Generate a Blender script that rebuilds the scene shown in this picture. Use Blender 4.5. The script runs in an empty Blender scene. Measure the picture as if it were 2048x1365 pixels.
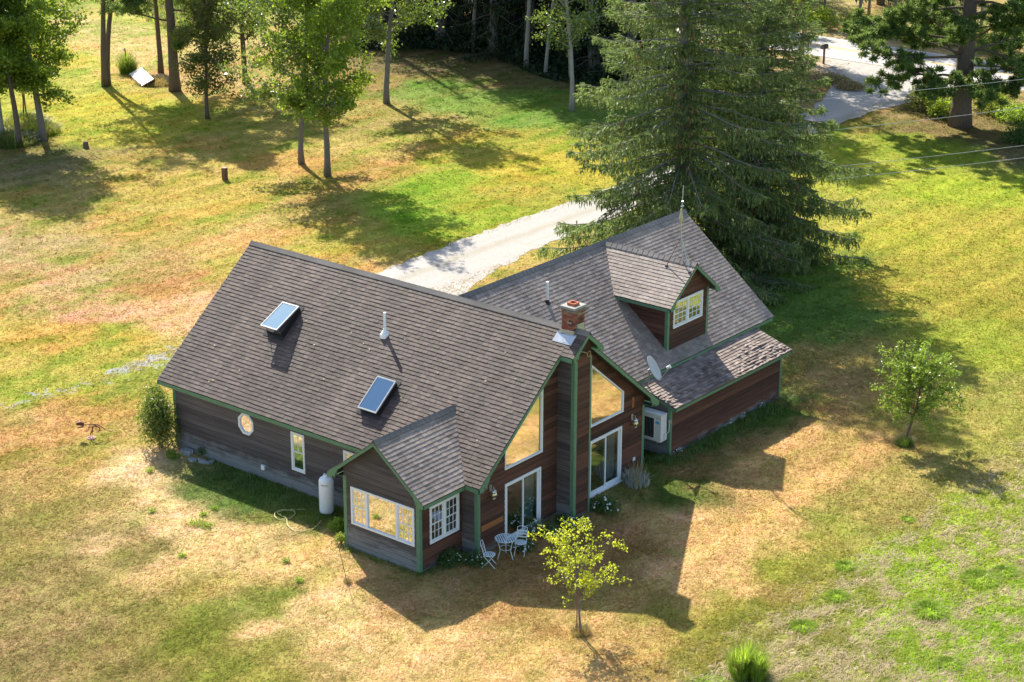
import bpy, math, random
import numpy as np
from mathutils import Vector, Matrix

SC = bpy.context.scene
COL = SC.collection
random.seed(7)
RNG = np.random.default_rng(11)

# ------------------------------------------------------------------ camera
PITCH, YAW, ROLL = 0.3508681, 0.8900789, 0.0025110
CAM = np.array([53.3577, -45.9119, 29.6027])
FPX = 4004.39            # focal length in pixels of the 2048 px wide photograph
_fh = np.array([-math.cos(YAW), math.sin(YAW), 0.0])
_fw = _fh * math.cos(PITCH) + np.array([0, 0, -math.sin(PITCH)])
_r = np.cross(_fw, [0, 0, 1.0]); _r /= np.linalg.norm(_r)
_u = np.cross(_r, _fw)
_c, _s = math.cos(ROLL), math.sin(ROLL)
_r, _u = _c * _r + _s * _u, _c * _u - _s * _r
cam_d = bpy.data.cameras.new('camera')
cam_d.sensor_width = 36.0
cam_d.lens = FPX / 2048 * 36.0
cam_d.clip_start = 0.5
cam_d.clip_end = 3000
cam = bpy.data.objects.new('camera', cam_d)
COL.objects.link(cam)
M = Matrix.Identity(4)
for i in range(3):
    M[i][0], M[i][1], M[i][2], M[i][3] = _r[i], _u[i], -_fw[i], CAM[i]
cam.matrix_world = M
SC.camera = cam


def G(px, py, z=0.0):
    """point of the horizontal plane z seen at a pixel of the 2048 px photograph"""
    v = _fw + _r * (px - 1024) / FPX - _u * (py - 682.5) / FPX
    t = (z - CAM[2]) / v[2]
    return CAM + t * v


# ------------------------------------------------------------------ sky, sun, exposure
SUN_AZ, SUN_EL = math.radians(150.2), math.radians(40.3)     # azimuth counted from +x
world = bpy.data.worlds.new('World')
SC.world = world
world.use_nodes = True
wn = world.node_tree
wn.nodes.clear()
wo = wn.nodes.new('ShaderNodeOutputWorld')
wb = wn.nodes.new('ShaderNodeBackground')
ws = wn.nodes.new('ShaderNodeTexSky')
ws.sky_type = 'NISHITA'
ws.sun_disc = False
ws.sun_elevation = SUN_EL
ws.sun_rotation = math.pi / 2 - SUN_AZ
ws.altitude = 100
ws.air_density = 1.0
ws.dust_density = 1.2
wb.inputs['Strength'].default_value = 0.13
wn.links.new(ws.outputs[0], wb.inputs['Color'])
wn.links.new(wb.outputs[0], wo.inputs['Surface'])
sun_d = bpy.data.lights.new('sun', 'SUN')
sun_d.energy = 5.0
sun_d.angle = math.radians(0.55)
sun_d.color = (1.0, 0.93, 0.80)
sun = bpy.data.objects.new('sun', sun_d)
COL.objects.link(sun)
_sd = Vector((math.cos(SUN_EL) * math.cos(SUN_AZ), math.cos(SUN_EL) * math.sin(SUN_AZ), math.sin(SUN_EL)))
sun.rotation_euler = _sd.to_track_quat('Z', 'Y').to_euler()
sun.location = (-40, 30, 60)
SC.view_settings.view_transform = 'Standard'
SC.view_settings.look = 'None'
SC.view_settings.exposure = 1.2
SC.view_settings.gamma = 1.0
SC.view_settings.use_curve_mapping = False
SC.cycles.max_bounces = 8
SC.cycles.transparent_max_bounces = 12


# ------------------------------------------------------------------ helpers
def tag(o, label=None, cat=None, group=None, kind=None):
    if label: o['label'] = label
    if cat: o['category'] = cat
    if group: o['group'] = group
    if kind: o['kind'] = kind
    return o


def thing(name, loc, label, cat, group=None, rz=0.0):
    o = bpy.data.objects.new(name, None)
    o.empty_display_size = 0.3
    o.location = loc
    o.rotation_euler = (0, 0, rz)
    COL.objects.link(o)
    tag(o, label, cat, group)
    return o


class MB:
    """collects vertices and faces of one mesh"""
    def __init__(s):
        s.v = []; s.f = []; s.n = 0

    def add(s, v, f):
        v = [tuple(p) for p in v]
        s.v.extend(v)
        s.f.extend([tuple(i + s.n for i in q) for q in f])
        s.n += len(v)

    def box(s, a, b):
        x0, y0, z0 = a; x1, y1, z1 = b
        s.add([(x0, y0, z0), (x1, y0, z0), (x1, y1, z0), (x0, y1, z0), (x0, y0, z1), (x1, y0, z1), (x1, y1, z1), (x0, y1, z1)],
              [(0, 3, 2, 1), (4, 5, 6, 7), (0, 1, 5, 4), (1, 2, 6, 5), (2, 3, 7, 6), (3, 0, 4, 7)])

    def prism(s, poly, d):
        """closed polygon of 3D points swept along vector d"""
        n = len(poly)
        p = [np.array(q, float) for q in poly]
        d = np.array(d, float)
        s.add(p + [q + d for q in p], [tuple(range(n - 1, -1, -1)), tuple(range(n, 2 * n))] + [(i, (i + 1) % n, n + (i + 1) % n, n + i) for i in range(n)])

    def tube(s, pts, rad, k=8, cap=True):
        pts = [np.array(p, float) for p in pts]
        if not hasattr(rad, '__len__'): rad = [rad] * len(pts)
        vs, fs = [], []
        up = np.array([0.31, 0.17, 0.93])
        for i, p in enumerate(pts):
            t = pts[min(i + 1, len(pts) - 1)] - pts[max(i - 1, 0)]
            t /= (np.linalg.norm(t) + 1e-9)
            a = np.cross(t, up)
            if np.linalg.norm(a) < 1e-3: a = np.cross(t, [1, 0, 0])
            a /= np.linalg.norm(a); b = np.cross(t, a)
            for j in range(k):
                w = 2 * math.pi * j / k
                vs.append(p + rad[i] * (a * math.cos(w) + b * math.sin(w)))
        for i in range(len(pts) - 1):
            for j in range(k):
                fs.append((i * k + j, i * k + (j + 1) % k, (i + 1) * k + (j + 1) % k, (i + 1) * k + j))
        if cap:
            fs.append(tuple(range(k - 1, -1, -1)))
            fs.append(tuple((len(pts) - 1) * k + j for j in range(k)))
        s.add(vs, fs)

    def lathe(s, prof, c=(0, 0, 0), k=20):
        vs, fs = [], []
        for r, z in prof:
            for j in range(k):
                w = 2 * math.pi * j / k
                vs.append((c[0] + r * math.cos(w), c[1] + r * math.sin(w), c[2] + z))
        for i in range(len(prof) - 1):
            for j in range(k):
                fs.append((i * k + j, i * k + (j + 1) % k, (i + 1) * k + (j + 1) % k, (i + 1) * k + j))
        fs.append(tuple(range(k - 1, -1, -1)))
        fs.append(tuple((len(prof) - 1) * k + j for j in range(k)))
        s.add(vs, fs)

    def build(s, name, mat, parent=None, smooth=False, **kw):
        me = bpy.data.meshes.new(name)
        me.from_pydata([tuple(map(float, p)) for p in s.v], [], s.f)
        me.materials.append(mat)
        if smooth: me.polygons.foreach_set('use_smooth', [True] * len(me.polygons))
        me.update()
        return link(name, me, parent, **kw)


def link(name, me, parent=None, local=False, label=None, cat=None, group=None, kind=None):
    o = bpy.data.objects.new(name, me)
    COL.objects.link(o)
    if parent is not None:
        o.parent = parent
        if not local:                       # mesh is in world coordinates
            root = parent
            while root.parent is not None: root = root.parent
            if parent is root:
                o.matrix_parent_inverse = Matrix.LocRotScale(root.location, root.rotation_euler, None).inverted()
    tag(o, label, cat, group, kind)
    return o


def np_mesh(name, V, F, mat, smooth=False, cols=None):
    """fast mesh from arrays: V (n,3), F (m,k) all faces with k corners"""
    V = np.ascontiguousarray(V, np.float32); F = np.ascontiguousarray(F, np.int32)
    me = bpy.data.meshes.new(name)
    k = F.shape[1]
    me.vertices.add(len(V)); me.vertices.foreach_set('co', V.ravel())
    me.loops.add(F.size); me.loops.foreach_set('vertex_index', F.ravel())
    me.polygons.add(len(F))
    me.polygons.foreach_set('loop_start', np.arange(0, F.size, k, dtype=np.int32))
    try: me.polygons.foreach_set('loop_total', np.full(len(F), k, np.int32))
    except Exception: pass
    if smooth: me.polygons.foreach_set('use_smooth', np.ones(len(F), bool))
    me.materials.append(mat)
    me.update(calc_edges=True)
    if cols is not None:
        at = me.color_attributes.new('tint', 'FLOAT_COLOR', 'POINT')
        at.data.foreach_set('color', np.ascontiguousarray(cols, np.float32).ravel())
    return me


def copy_tree(root, loc, rz=0.0, sc=1.0, label=None, group=None):
    c = root.copy(); COL.objects.link(c)
    c.location = loc; c.rotation_euler = (0, 0, rz); c.scale = (sc, sc, sc) if not hasattr(sc, '__len__') else sc
    if label: c['label'] = label
    if group: c['group'] = group
    for ch in root.children:
        d = ch.copy(); COL.objects.link(d); d.parent = c
        for g in ch.children:
            e = g.copy(); COL.objects.link(e); e.parent = d
    return c


# ------------------------------------------------------------------ material helpers
def node(nt, typ, ins=None, **props):
    n = nt.nodes.new(typ)
    for k, v in props.items(): setattr(n, k, v)
    for k, v in (ins or {}).items():
        if isinstance(v, bpy.types.NodeSocket): nt.links.new(v, n.inputs[k])
        else: n.inputs[k].default_value = v
    return n


def newmat(name):
    m = bpy.data.materials.new(name); m.use_nodes = True
    nt = m.node_tree
    b = nt.nodes['Principled BSDF']
    return m, nt, b


def c4(c): return (c[0], c[1], c[2], 1.0)


def mix(nt, f, a, b, mode='MIX'):
    n = nt.nodes.new('ShaderNodeMix'); n.data_type = 'RGBA'; n.blend_type = mode
    for sock, v in ((n.inputs[0], f), (n.inputs[6], a), (n.inputs[7], b)):
        if isinstance(v, bpy.types.NodeSocket): nt.links.new(v, sock)
        else: sock.default_value = v if not (isinstance(v, tuple) and len(v) == 3) else c4(v)
    return n.outputs[2]


def mth(nt, op, a, b=0.5, c=None, clamp=False):
    n = nt.nodes.new('ShaderNodeMath'); n.operation = op; n.use_clamp = clamp
    for i, v in enumerate((a, b, c)):
        if v is None: continue
        if isinstance(v, bpy.types.NodeSocket): nt.links.new(v, n.inputs[i])
        else: n.inputs[i].default_value = v
    return n.outputs[0]


def ramp(nt, f, stops):
    n = nt.nodes.new('ShaderNodeValToRGB')
    nt.links.new(f, n.inputs[0])
    e = n.color_ramp.elements
    while len(e) < len(stops): e.new(0.5)
    for i, (p, c) in enumerate(stops): e[i].position = p; e[i].color = c4(c) if len(c) == 3 else c
    return n.outputs[0]


def pos(nt, scale=(1, 1, 1), obj=False):
    if obj: src = node(nt, 'ShaderNodeTexCoord').outputs['Object']
    else: src = node(nt, 'ShaderNodeNewGeometry').outputs['Position']
    return node(nt, 'ShaderNodeVectorMath', {0: src, 1: scale}, operation='MULTIPLY').outputs[0]


def noise(nt, vec, sc=1.0, det=4, rough=0.55, dist=0.0):
    return node(nt, 'ShaderNodeTexNoise', {'Vector': vec, 'Scale': sc, 'Detail': det, 'Roughness': rough, 'Distortion': dist}).outputs[0]


def bump(nt, b, h, strength=0.4, dist=0.02):
    n = node(nt, 'ShaderNodeBump', {'Height': h, 'Strength': strength, 'Distance': dist})
    nt.links.new(n.outputs[0], b.inputs['Normal'])


def plain(name, col, rough=0.6, metal=0.0, var=0.15, sc=6.0, spec=0.3, obj=False):
    m, nt, b = newmat(name)
    nz = noise(nt, pos(nt, obj=obj), sc, 5, 0.6)
    f = mth(nt, 'MULTIPLY_ADD', nz, 2 * var, 1 - var)
    cc = node(nt, 'ShaderNodeVectorMath', {0: c4(col)[:3], 3: f}, operation='SCALE')
    nt.links.new(cc.outputs[0], b.inputs['Base Color'])
    b.inputs['Roughness'].default_value = rough; b.inputs['Metallic'].default_value = metal
    b.inputs['Specular IOR Level'].default_value = spec
    return m


def siding(name, dark, light, pale=(0.27, 0.28, 0.27), base_h=0.7):
    m, nt, b = newmat(name)
    g = node(nt, 'ShaderNodeNewGeometry').outputs['Position']
    v1 = node(nt, 'ShaderNodeVectorMath', {0: g, 1: (0.5, 0.5, 14)}, operation='MULTIPLY').outputs[0]
    v2 = node(nt, 'ShaderNodeVectorMath', {0: g, 1: (1.6, 1.6, 60)}, operation='MULTIPLY').outputs[0]
    n1 = noise(nt, v1, 1.0, 4, 0.6); n2 = noise(nt, v2, 1.0, 3, 0.7)
    rnd = node(nt, 'ShaderNodeObjectInfo').outputs['Random']
    f = mth(nt, 'ADD', mth(nt, 'MULTIPLY', n1, 0.75), mth(nt, 'MULTIPLY', n2, 0.45))
    f = mth(nt, 'ADD', f, mth(nt, 'MULTIPLY_ADD', rnd, 0.34, -0.42), clamp=True)
    f = mth(nt, 'POWER', f, 1.25)
    col = mix(nt, f, dark, light)
    # bleached, lichen-grey boards along the base
    z = node(nt, 'ShaderNodeSeparateXYZ', {0: g}).outputs[2]
    nb = noise(nt, node(nt, 'ShaderNodeVectorMath', {0: g, 1: (0.8, 0.8, 3)}, operation='MULTIPLY').outputs[0], 1.3, 5, 0.65)
    w = mth(nt, 'SUBTRACT', mth(nt, 'MULTIPLY_ADD', nb, 1.5, base_h - 0.78), z)
    w = mth(nt, 'MULTIPLY', w, 2.6, clamp=True)
    w = mth(nt, 'MULTIPLY', w, 0.75)
    col = mix(nt, w, col, mix(nt, n2, tuple(c * 0.55 for c in pale), pale))
    nt.links.new(col, b.inputs['Base Color'])
    b.inputs['Roughness'].default_value = 0.75
    b.inputs['Specular IOR Level'].default_value = 0.25
    bump(nt, b, n2, 0.35, 0.006)
    return m


def shingle(name, a, bcol, c, streak=(1.0, 0.12, 0.1), k=1.0):
    m, nt, b = newmat(name)
    g = node(nt, 'ShaderNodeNewGeometry')
    rnd = g.outputs['Random Per Island']
    col = ramp(nt, rnd, [(0.0, a), (0.45, bcol), (0.8, c), (1.0, tuple(x * 1.12 for x in c))])
    s1 = noise(nt, node(nt, 'ShaderNodeVectorMath', {0: g.outputs['Position'], 1: streak}, operation='MULTIPLY').outputs[0], 1.2, 4, 0.55)
    s2 = noise(nt, g.outputs['Position'], 0.55, 4, 0.6)
    s = mth(nt, 'MULTIPLY_ADD', s1, 1.5 * k, 0.28)
    s = mth(nt, 'MULTIPLY', s, mth(nt, 'MULTIPLY_ADD', s2, 0.7, 0.62))
    s = mth(nt, 'MAXIMUM', mth(nt, 'MINIMUM', s, 1.5), 0.45)
    fine = noise(nt, g.outputs['Position'], 90, 3, 0.7)
    s = mth(nt, 'MULTIPLY', s, mth(nt, 'MULTIPLY_ADD', fine, 0.5, 0.75))
    cc = node(nt, 'ShaderNodeVectorMath', {0: col, 3: s}, operation='SCALE').outputs[0]
    # a little lichen and rust
    li = noise(nt, g.outputs['Position'], 3.2, 6, 0.75)
    lf = mth(nt, 'MULTIPLY', mth(nt, 'SUBTRACT', li, 0.66, clamp=True), 5.0, clamp=True)
    cc = mix(nt, lf, cc, (0.20, 0.15, 0.09))
    nt.links.new(cc, b.inputs['Base Color'])
    b.inputs['Roughness'].default_value = 0.7
    b.inputs['Specular IOR Level'].default_value = 0.35
    bump(nt, b, fine, 0.5, 0.006)
    return m


def leafmat(name, c1, c2, c3, trans=0.45, rough=0.45, spec=0.35, tcol=None):
    """leaf colours vary from leaf to leaf; light passes through the blade"""
    m, nt, b = newmat(name)
    g = node(nt, 'ShaderNodeNewGeometry')
    col = ramp(nt, g.outputs['Random Per Island'], [(0.0, c1), (0.55, c2), (1.0, c3)])
    nt.links.new(col, b.inputs['Base Color'])
    b.inputs['Roughness'].default_value = rough
    b.inputs['Specular IOR Level'].default_value = spec
    tr = node(nt, 'ShaderNodeBsdfTranslucent', {'Color': mix(nt, 0.55, col, tcol or (0.30, 0.42, 0.03))})
    mx = node(nt, 'ShaderNodeMixShader', {0: trans, 1: b.outputs[0], 2: tr.outputs[0]})
    out = [n for n in nt.nodes if n.type == 'OUTPUT_MATERIAL'][0]
    nt.links.new(mx.outputs[0], out.inputs['Surface'])
    return m


def glassmat(name, refl=0.55, tint=(0.9, 0.93, 0.95), rough=0.05):
    m, nt, b = newmat(name)
    nt.nodes.remove(b)
    lw = node(nt, 'ShaderNodeLayerWeight', {'Blend': 0.35})
    f = mth(nt, 'MULTIPLY_ADD', lw.outputs['Fresnel'], 0.5, refl - 0.05, clamp=True)
    nz = noise(nt, pos(nt), 1.3, 2, 0.5)
    bp = node(nt, 'ShaderNodeBump', {'Height': nz, 'Strength': 0.025, 'Distance': 0.02})
    gl = node(nt, 'ShaderNodeBsdfGlossy', {'Color': c4(tint), 'Roughness': rough, 'Normal': bp.outputs[0]})
    tp = node(nt, 'ShaderNodeBsdfTransparent', {'Color': (0.75, 0.8, 0.8, 1)})
    mx = node(nt, 'ShaderNodeMixShader', {0: f, 1: tp.outputs[0], 2: gl.outputs[0]})
    out = [n for n in nt.nodes if n.type == 'OUTPUT_MATERIAL'][0]
    nt.links.new(mx.outputs[0], out.inputs['Surface'])
    return m


MT = {}
MT['sid_grey'] = siding('weathered_siding', (0.040, 0.034, 0.032), (0.215, 0.182, 0.168), base_h=0.75)
MT['sid_red'] = siding('red_brown_siding', (0.026, 0.014, 0.010), (0.225, 0.095, 0.058), base_h=0.28)
MT['sid_orange'] = siding('fresh_cedar_siding', (0.24, 0.09, 0.03), (0.42, 0.17, 0.06), base_h=-2)
MT['green'] = plain('green_trim_paint', (0.105, 0.205, 0.12), 0.5, var=0.3, sc=9)
MT['white'] = plain('white_paint', (0.72, 0.74, 0.74), 0.4, var=0.08)
MT['sh_a'] = shingle('brown_shingle', (0.052, 0.036, 0.030), (0.070, 0.049, 0.041), (0.091, 0.065, 0.055), (0.9, 0.10, 0.1))
MT['sh_b'] = shingle('sun_lightened_shingle', (0.28, 0.218, 0.175), (0.33, 0.262, 0.215), (0.375, 0.305, 0.255), (0.10, 0.9, 0.1), 0.6)  # colour lightened in place of grazing sunlight scattered off these slopes
MT['sh_s'] = shingle('old_curled_shingle', (0.16, 0.115, 0.095), (0.24, 0.18, 0.15), (0.32, 0.25, 0.21), (0.4, 0.9, 0.1), 0.6)
MT['cap'] = shingle('ridge_cap_shingle', (0.20, 0.175, 0.155), (0.25, 0.22, 0.195), (0.30, 0.27, 0.24), (0.5, 0.5, 0.5), 0.5)
MT['deck'] = plain('decking_and_lap_shade', (0.05, 0.045, 0.04), 0.9)
MT['glass'] = glassmat('window_glass', 0.38)
MT['glass_hi'] = glassmat('coated_window_glass', 0.82, (0.95, 0.95, 0.92))
MT['glass_door'] = glassmat('door_glass', 0.11)
MT['inside'] = plain('interior_plaster', (0.30, 0.26, 0.2), 0.9)
MT['woodfloor'] = plain('interior_floor', (0.22, 0.12, 0.05), 0.5)
MT['curtain'] = plain('pale_blue_curtain', (0.50, 0.58, 0.62), 0.9)
MT['concrete'] = plain('foundation_concrete', (0.27, 0.26, 0.24), 0.9, var=0.3)
MT['greyframe'] = plain('grey_skylight_frame', (0.36, 0.37, 0.38), 0.5, 0.0, var=0.15)
MT['metal'] = plain('galvanised_metal', (0.45, 0.48, 0.5), 0.35, 0.8, var=0.2)
MT['flash'] = plain('lead_flashing', (0.42, 0.45, 0.48), 0.3, 0.6, var=0.35, sc=9)
MT['dark'] = plain('dark_metal', (0.03, 0.028, 0.026), 0.5, 0.3)
MT['pvc'] = plain('white_plastic', (0.75, 0.75, 0.73), 0.4, var=0.06)
MT['terra'] = plain('terracotta', (0.42, 0.13, 0.06), 0.8)

# ------------------------------------------------------------------ 2D polygon tools for walls and roofs
def clip_half(poly, n, d):
    """keep the part of a convex polygon where n.p <= d"""
    out = []
    m = len(poly)
    for i in range(m):
        a, b = poly[i], poly[(i + 1) % m]
        da, db = n[0] * a[0] + n[1] * a[1] - d, n[0] * b[0] + n[1] * b[1] - d
        if da <= 0: out.append(a)
        if da * db < 0:
            t = da / (da - db)
            out.append((a[0] + t * (b[0] - a[0]), a[1] + t * (b[1] - a[1])))
    return out


def area(p):
    return 0.5 * sum(p[i][0] * p[(i + 1) % len(p)][1] - p[(i + 1) % len(p)][0] * p[i][1] for i in range(len(p)))


def halfplanes(poly):
    """outward half planes of a counter-clockwise convex polygon"""
    r = []
    for i in range(len(poly)):
        a, b = poly[i], poly[(i + 1) % len(poly)]
        n = (b[1] - a[1], -(b[0] - a[0]))
        r.append((n, n[0] * a[0] + n[1] * a[1]))
    return r


def subtract(polys, hole):
    hp = halfplanes(hole)
    out = []
    for p in polys:
        rest = p
        for n, d in hp:
            o = clip_half(rest, (-n[0], -n[1]), -d)
            if len(o) > 2 and abs(area(o)) > 1e-5: out.append(o)
            rest = clip_half(rest, n, d)
            if len(rest) < 3: break
    return out


def clip_poly(p, clip):
    for n, d in halfplanes(clip):
        p = clip_half(p, n, d)
        if len(p) < 3: return []
    return p


def rect(u0, u1, v0, v1): return [(u0, v0), (u1, v0), (u1, v1), (u0, v1)]


HOUSE = thing('house', (7.4, 4.7, 0), 'brown clapboard house with grey shingle roofs, green trim and two joined wings', 'house')
HS = {}


def wall(O, U, N, poly, holes=(), mat='sid_grey', expo=0.2, thick=0.12, v0=0.0, skip=(), boards=True, nohole=()):
    """clapboarded wall: O origin, U horizontal direction, N outward normal, poly in (u,z)"""
    O, U, N = np.array(O, float), np.array(U, float), np.array(N, float)
    Z = np.array([0, 0, 1.0])
    P = lambda u, v, t: O + U * u + Z * v + N * t
    panels = [list(poly)]
    for h in holes: panels = subtract(panels, h)
    mb = MB()
    for p in panels:
        mb.prism([P(u, v, -thick) for u, v in p], N * (thick - 0.004))
    w = mb.build('wall', MT['deck'], HOUSE)
    if not boards: return w, P
    z0 = min(q[1] for q in poly); z1 = max(q[1] for q in poly)
    k = 0
    v = v0
    while v < z1 - 0.02:
        va, vb = v, v + expo - 0.020  # dark backing left bare under each board, painting in its lap shadow
        strip = clip_half(clip_half(list(poly), (0, 1), vb), (0, -1), -va)
        v += expo
        if len(strip) < 3: continue
        ps = [strip]
        for h in list(holes) + list(skip): ps = subtract(ps, h)
        if not ps: continue
        ps.sort(key=lambda p: min(q[0] for q in p))
        runs = []
        for p in ps:
            lo, hi = min(q[0] for q in p), max(q[0] for q in p)
            if runs and lo < runs[-1][1] - 1e-4 + 2e-4: runs[-1][0].append(p); runs[-1][1] = max(runs[-1][1], hi)
            else: runs.append([[p], hi])
        for run, _ in runs:
            mb = MB()
            for p in run:
                top = [P(a, b, 0.030 - 0.022 * min(1.0, (b - va) / expo)) for a, b in p]
                bot = [P(a, b, 0.0) for a, b in p]
                n = len(p)
                mb.add(bot + top, [tuple(range(n, 2 * n))] + [(i, (i + 1) % n, n + (i + 1) % n, n + i) for i in range(n)])
            mb.build('clapboard', MT[mat], w)
    return w, P


def bar(name, P, u0, u1, v0, v1, t0, t1, mat, parent, **kw):
    mb = MB()
    a = [P(u0, v0, t0), P(u1, v0, t0), P(u1, v1, t0), P(u0, v1, t0)]
    mb.prism(a, P(0, 0, t1) - P(0, 0, t0))
    return mb.build(name, mat if not isinstance(mat, str) else MT[mat], parent, **kw)


def frame_mb(P, outer, inner, t0, t1):
    mb = MB()
    n = len(outer)
    for i in range(n):
        j = (i + 1) % n
        q = [outer[i], outer[j], inner[j], inner[i]]
        mb.prism([P(u, v, t0) for u, v in q], P(0, 0, t1) - P(0, 0, t0))
    return mb


def inset(poly, d):
    """inset a counter-clockwise convex polygon"""
    hp = halfplanes(poly)
    n = len(poly); L = []
    for (nn, dd) in hp:
        l = math.hypot(*nn); L.append((nn[0] / l, nn[1] / l, dd / l - d))
    out = []
    for i in range(n):
        a, b = L[i - 1], L[i]
        det = a[0] * b[1] - a[1] * b[0]
        out.append(((a[2] * b[1] - a[1] * b[2]) / det, (a[0] * b[2] - a[2] * b[0]) / det))
    return out


def pane(P, poly, t, mat, parent, name='pane'):
    mb = MB()
    mb.prism([P(u, v, t) for u, v in poly], P(0, 0, t - 0.006) - P(0, 0, t))
    return mb.build(name, MT[mat], parent)


def fixed_window(P, poly, glass='glass', label=None, trim=0.07, frame='white'):
    w = frame_mb(P, poly, inset(poly, trim), -0.03, 0.045).build('window', MT[frame], HOUSE, label=label)
    pane(P, inset(poly, trim - 0.01), 0.0, glass, w)
    return w


def sash_window(P, u0, u1, v0, v1, glass='glass', cols=3, trim=0.075, parent=None, label=None, outer=True, lower_dark=False):
    """double-hung window: frame > upper and lower sash panes with glazing bars"""
    R = rect(u0, u1, v0, v1)
    w = frame_mb(P, R, inset(R, trim), -0.03, 0.045).build('window', MT['white'], HOUSE, label=label) if parent is None else parent
    a0, a1, b0, b1 = u0 + trim, u1 - trim, v0 + trim, v1 - trim
    vm = (b0 + b1) / 2
    for s, (c0, c1, t) in enumerate(((b0, vm + 0.02, 0.0), (vm - 0.02, b1, 0.016))):
        q = rect(a0, a1, c0, c1)
        frame_mb(P, q, inset(q, 0.035), t - 0.012, t + 0.012).build('sash', MT['white'], w)
        pane(P, inset(q, 0.03), t, glass, w)
        if lower_dark and s == 0: continue
        mb = MB()
        for i in range(1, cols):
            x = a0 + (a1 - a0) * i / cols
            mb.prism([P(x - 0.010, c0 + .03, t), P(x + 0.010, c0 + .03, t), P(x + 0.010, c1 - .03, t), P(x - 0.010, c1 - .03, t)], P(0, 0, t + 0.009) - P(0, 0, t))
        z = (c0 + c1) / 2
        mb.prism([P(a0 + .03, z - 0.010, t), P(a1 - .03, z - 0.010, t), P(a1 - .03, z + 0.010, t), P(a0 + .03, z + 0.010, t)], P(0, 0, t + 0.0095) - P(0, 0, t))
        mb.build('muntin', MT['white'], w)
    return w


def corner(x, y, z0, z1, sx, sy, label=None, wdt=0.11):
    """green corner board wrapping an outside corner (sx, sy point outward)"""
    mb = MB()
    xa, xb = sorted((x + sx * 0.030, x - sx * wdt)); ya, yb = sorted((y + sy * 0.030, y + sy * 0.004))
    mb.box((xa, ya, z0), (xb, yb, z1))
    xa, xb = sorted((x + sx * 0.030, x + sx * 0.004)); ya, yb = sorted((y + sy * 0.0035, y - sy * wdt))
    mb.box((xa, ya, z0), (xb, yb, z1))
    return mb.build('corner_board', MT['green'], HOUSE, label=label)


# ------------------------------------------------------------------ roofs
def shingles(name, O, U, V, N, poly, mat, parent, expo=0.152, tabw=0.235, th=0.013, rough=0.0, seed=1, curl=None):
    """overlapping tabs over a convex polygon of the slope (u along the eave, v up the slope)"""
    rg = np.random.default_rng(seed)
    O, U, V, N = [np.array(q, float) for q in (O, U, V, N)]
    mb = MB()
    us = [p[0] for p in poly]; vs = [p[1] for p in poly]
    hp = halfplanes(poly)
    inside = lambda q: all(n[0] * q[0] + n[1] * q[1] <= d + 1e-6 for n, d in hp)
    v = min(vs); i = 0
    P = lambda u, vv, t: O + U * u + V * vv + N * t
    while v < max(vs) - 0.02:
        u = min(us) - tabw * rg.random()
        while u < max(us):
            w = tabw * (0.82 + 0.36 * rg.random())
            q = [(u + 0.0035, v), (u + w - 0.0035, v), (u + w - 0.0035, v + expo + 0.02), (u + 0.0035, v + expo + 0.02)]
            u += w
            if not all(inside(c) for c in q):
                q = clip_poly(q, poly)
                if len(q) < 3 or abs(area(q)) < 4e-4: continue
            t0 = th * (0.75 + 0.5 * rg.random())
            dv = rg.normal(0, 0.004)
            lift = {}
            top = []
            cu = 0.0
            if curl is not None: cu = curl(u, v)
            for j, c in enumerate(q):
                f = 1 - min(1.0, max(0.0, (c[1] - v) / expo))
                l = t0 * f + 0.0015
                if cu > 0 and f > 0.5: l += cu * max(0.0, rg.normal(0.4, 0.6)) * 0.045
                top.append(P(c[0], c[1] + (dv if f > .9 else 0), l))
            bot = [P(c[0], c[1] + dv * 0, -0.006) for c in q]
            n = len(q)
            mb.add(top + bot, [tuple(range(n))] + [((k + 1) % n, k, n + k, n + (k + 1) % n) for k in range(n)])
        v += expo; i += 1
    return mb.build(name, MT[mat], parent, kind='stuff')


def slab(poly3, N, th, parent_name='roof', mat='deck'):
    mb = MB()
    N = np.array(N, float)
    mb.prism([np.array(p) - N * (th + 0.004) for p in poly3], N * th)
    return mb.build(parent_name, MT[mat], HOUSE)


def ridge(p0, p1, na, nb, parent, wdt=0.17, step=0.24, seed=3):
    """bent cap shingles lapped along a ridge; each a piece of its own"""
    p0, p1 = np.array(p0, float), np.array(p1, float)
    L = np.linalg.norm(p1 - p0); d = (p1 - p0) / L
    na, nb = np.array(na, float), np.array(nb, float)      # downslope unit vectors
    mb = MB()
    up = np.array([0, 0, 1.0])
    l = step + 0.05
    prof = [na * wdt + up * 0.026, na * wdt * 0.35 + up * 0.044, up * 0.056, nb * wdt * 0.35 + up * 0.044, nb * wdt + up * 0.026]
    vs = []
    for s, rise in ((0.0, 0.010), (l, -0.004)):
        for q in prof: vs.append(q + d * s + up * rise)
    for s, rise in ((0.0, -0.012), (l, -0.014)):
        for q in prof: vs.append(q + d * s + up * rise)
    fs = [(i, i + 1, 5 + i + 1, 5 + i) for i in range(4)] + [(10 + i + 1, 10 + i, i, i + 1) for i in range(4)] + [(0, 5, 15, 10), (9, 4, 14, 19)] + [(5 + i, 6 + i, 16 + i, 15 + i) for i in range(4)]
    mb.add(vs, fs)
    first = None
    n = int(L / step)
    for i in range(n):
        o = None
        if first is None:
            first = mb.build('ridge_cap', MT['cap'], parent); o = first
        else:
            o = first.copy(); COL.objects.link(o)
        o.location = tuple(p0 + d * (L * i / n))
    return first


BRK = [(0.0, 0.03), (0.0, -0.11), (0.12, -0.17), (0.25, -0.16), (0.31, -0.06), (0.37, -0.02), (0.43, -0.13), (0.475, -0.03), (0.50, 0.10), (0.58, 0.19), (0.62, 0.30), (0.66, 0.57)]


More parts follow.
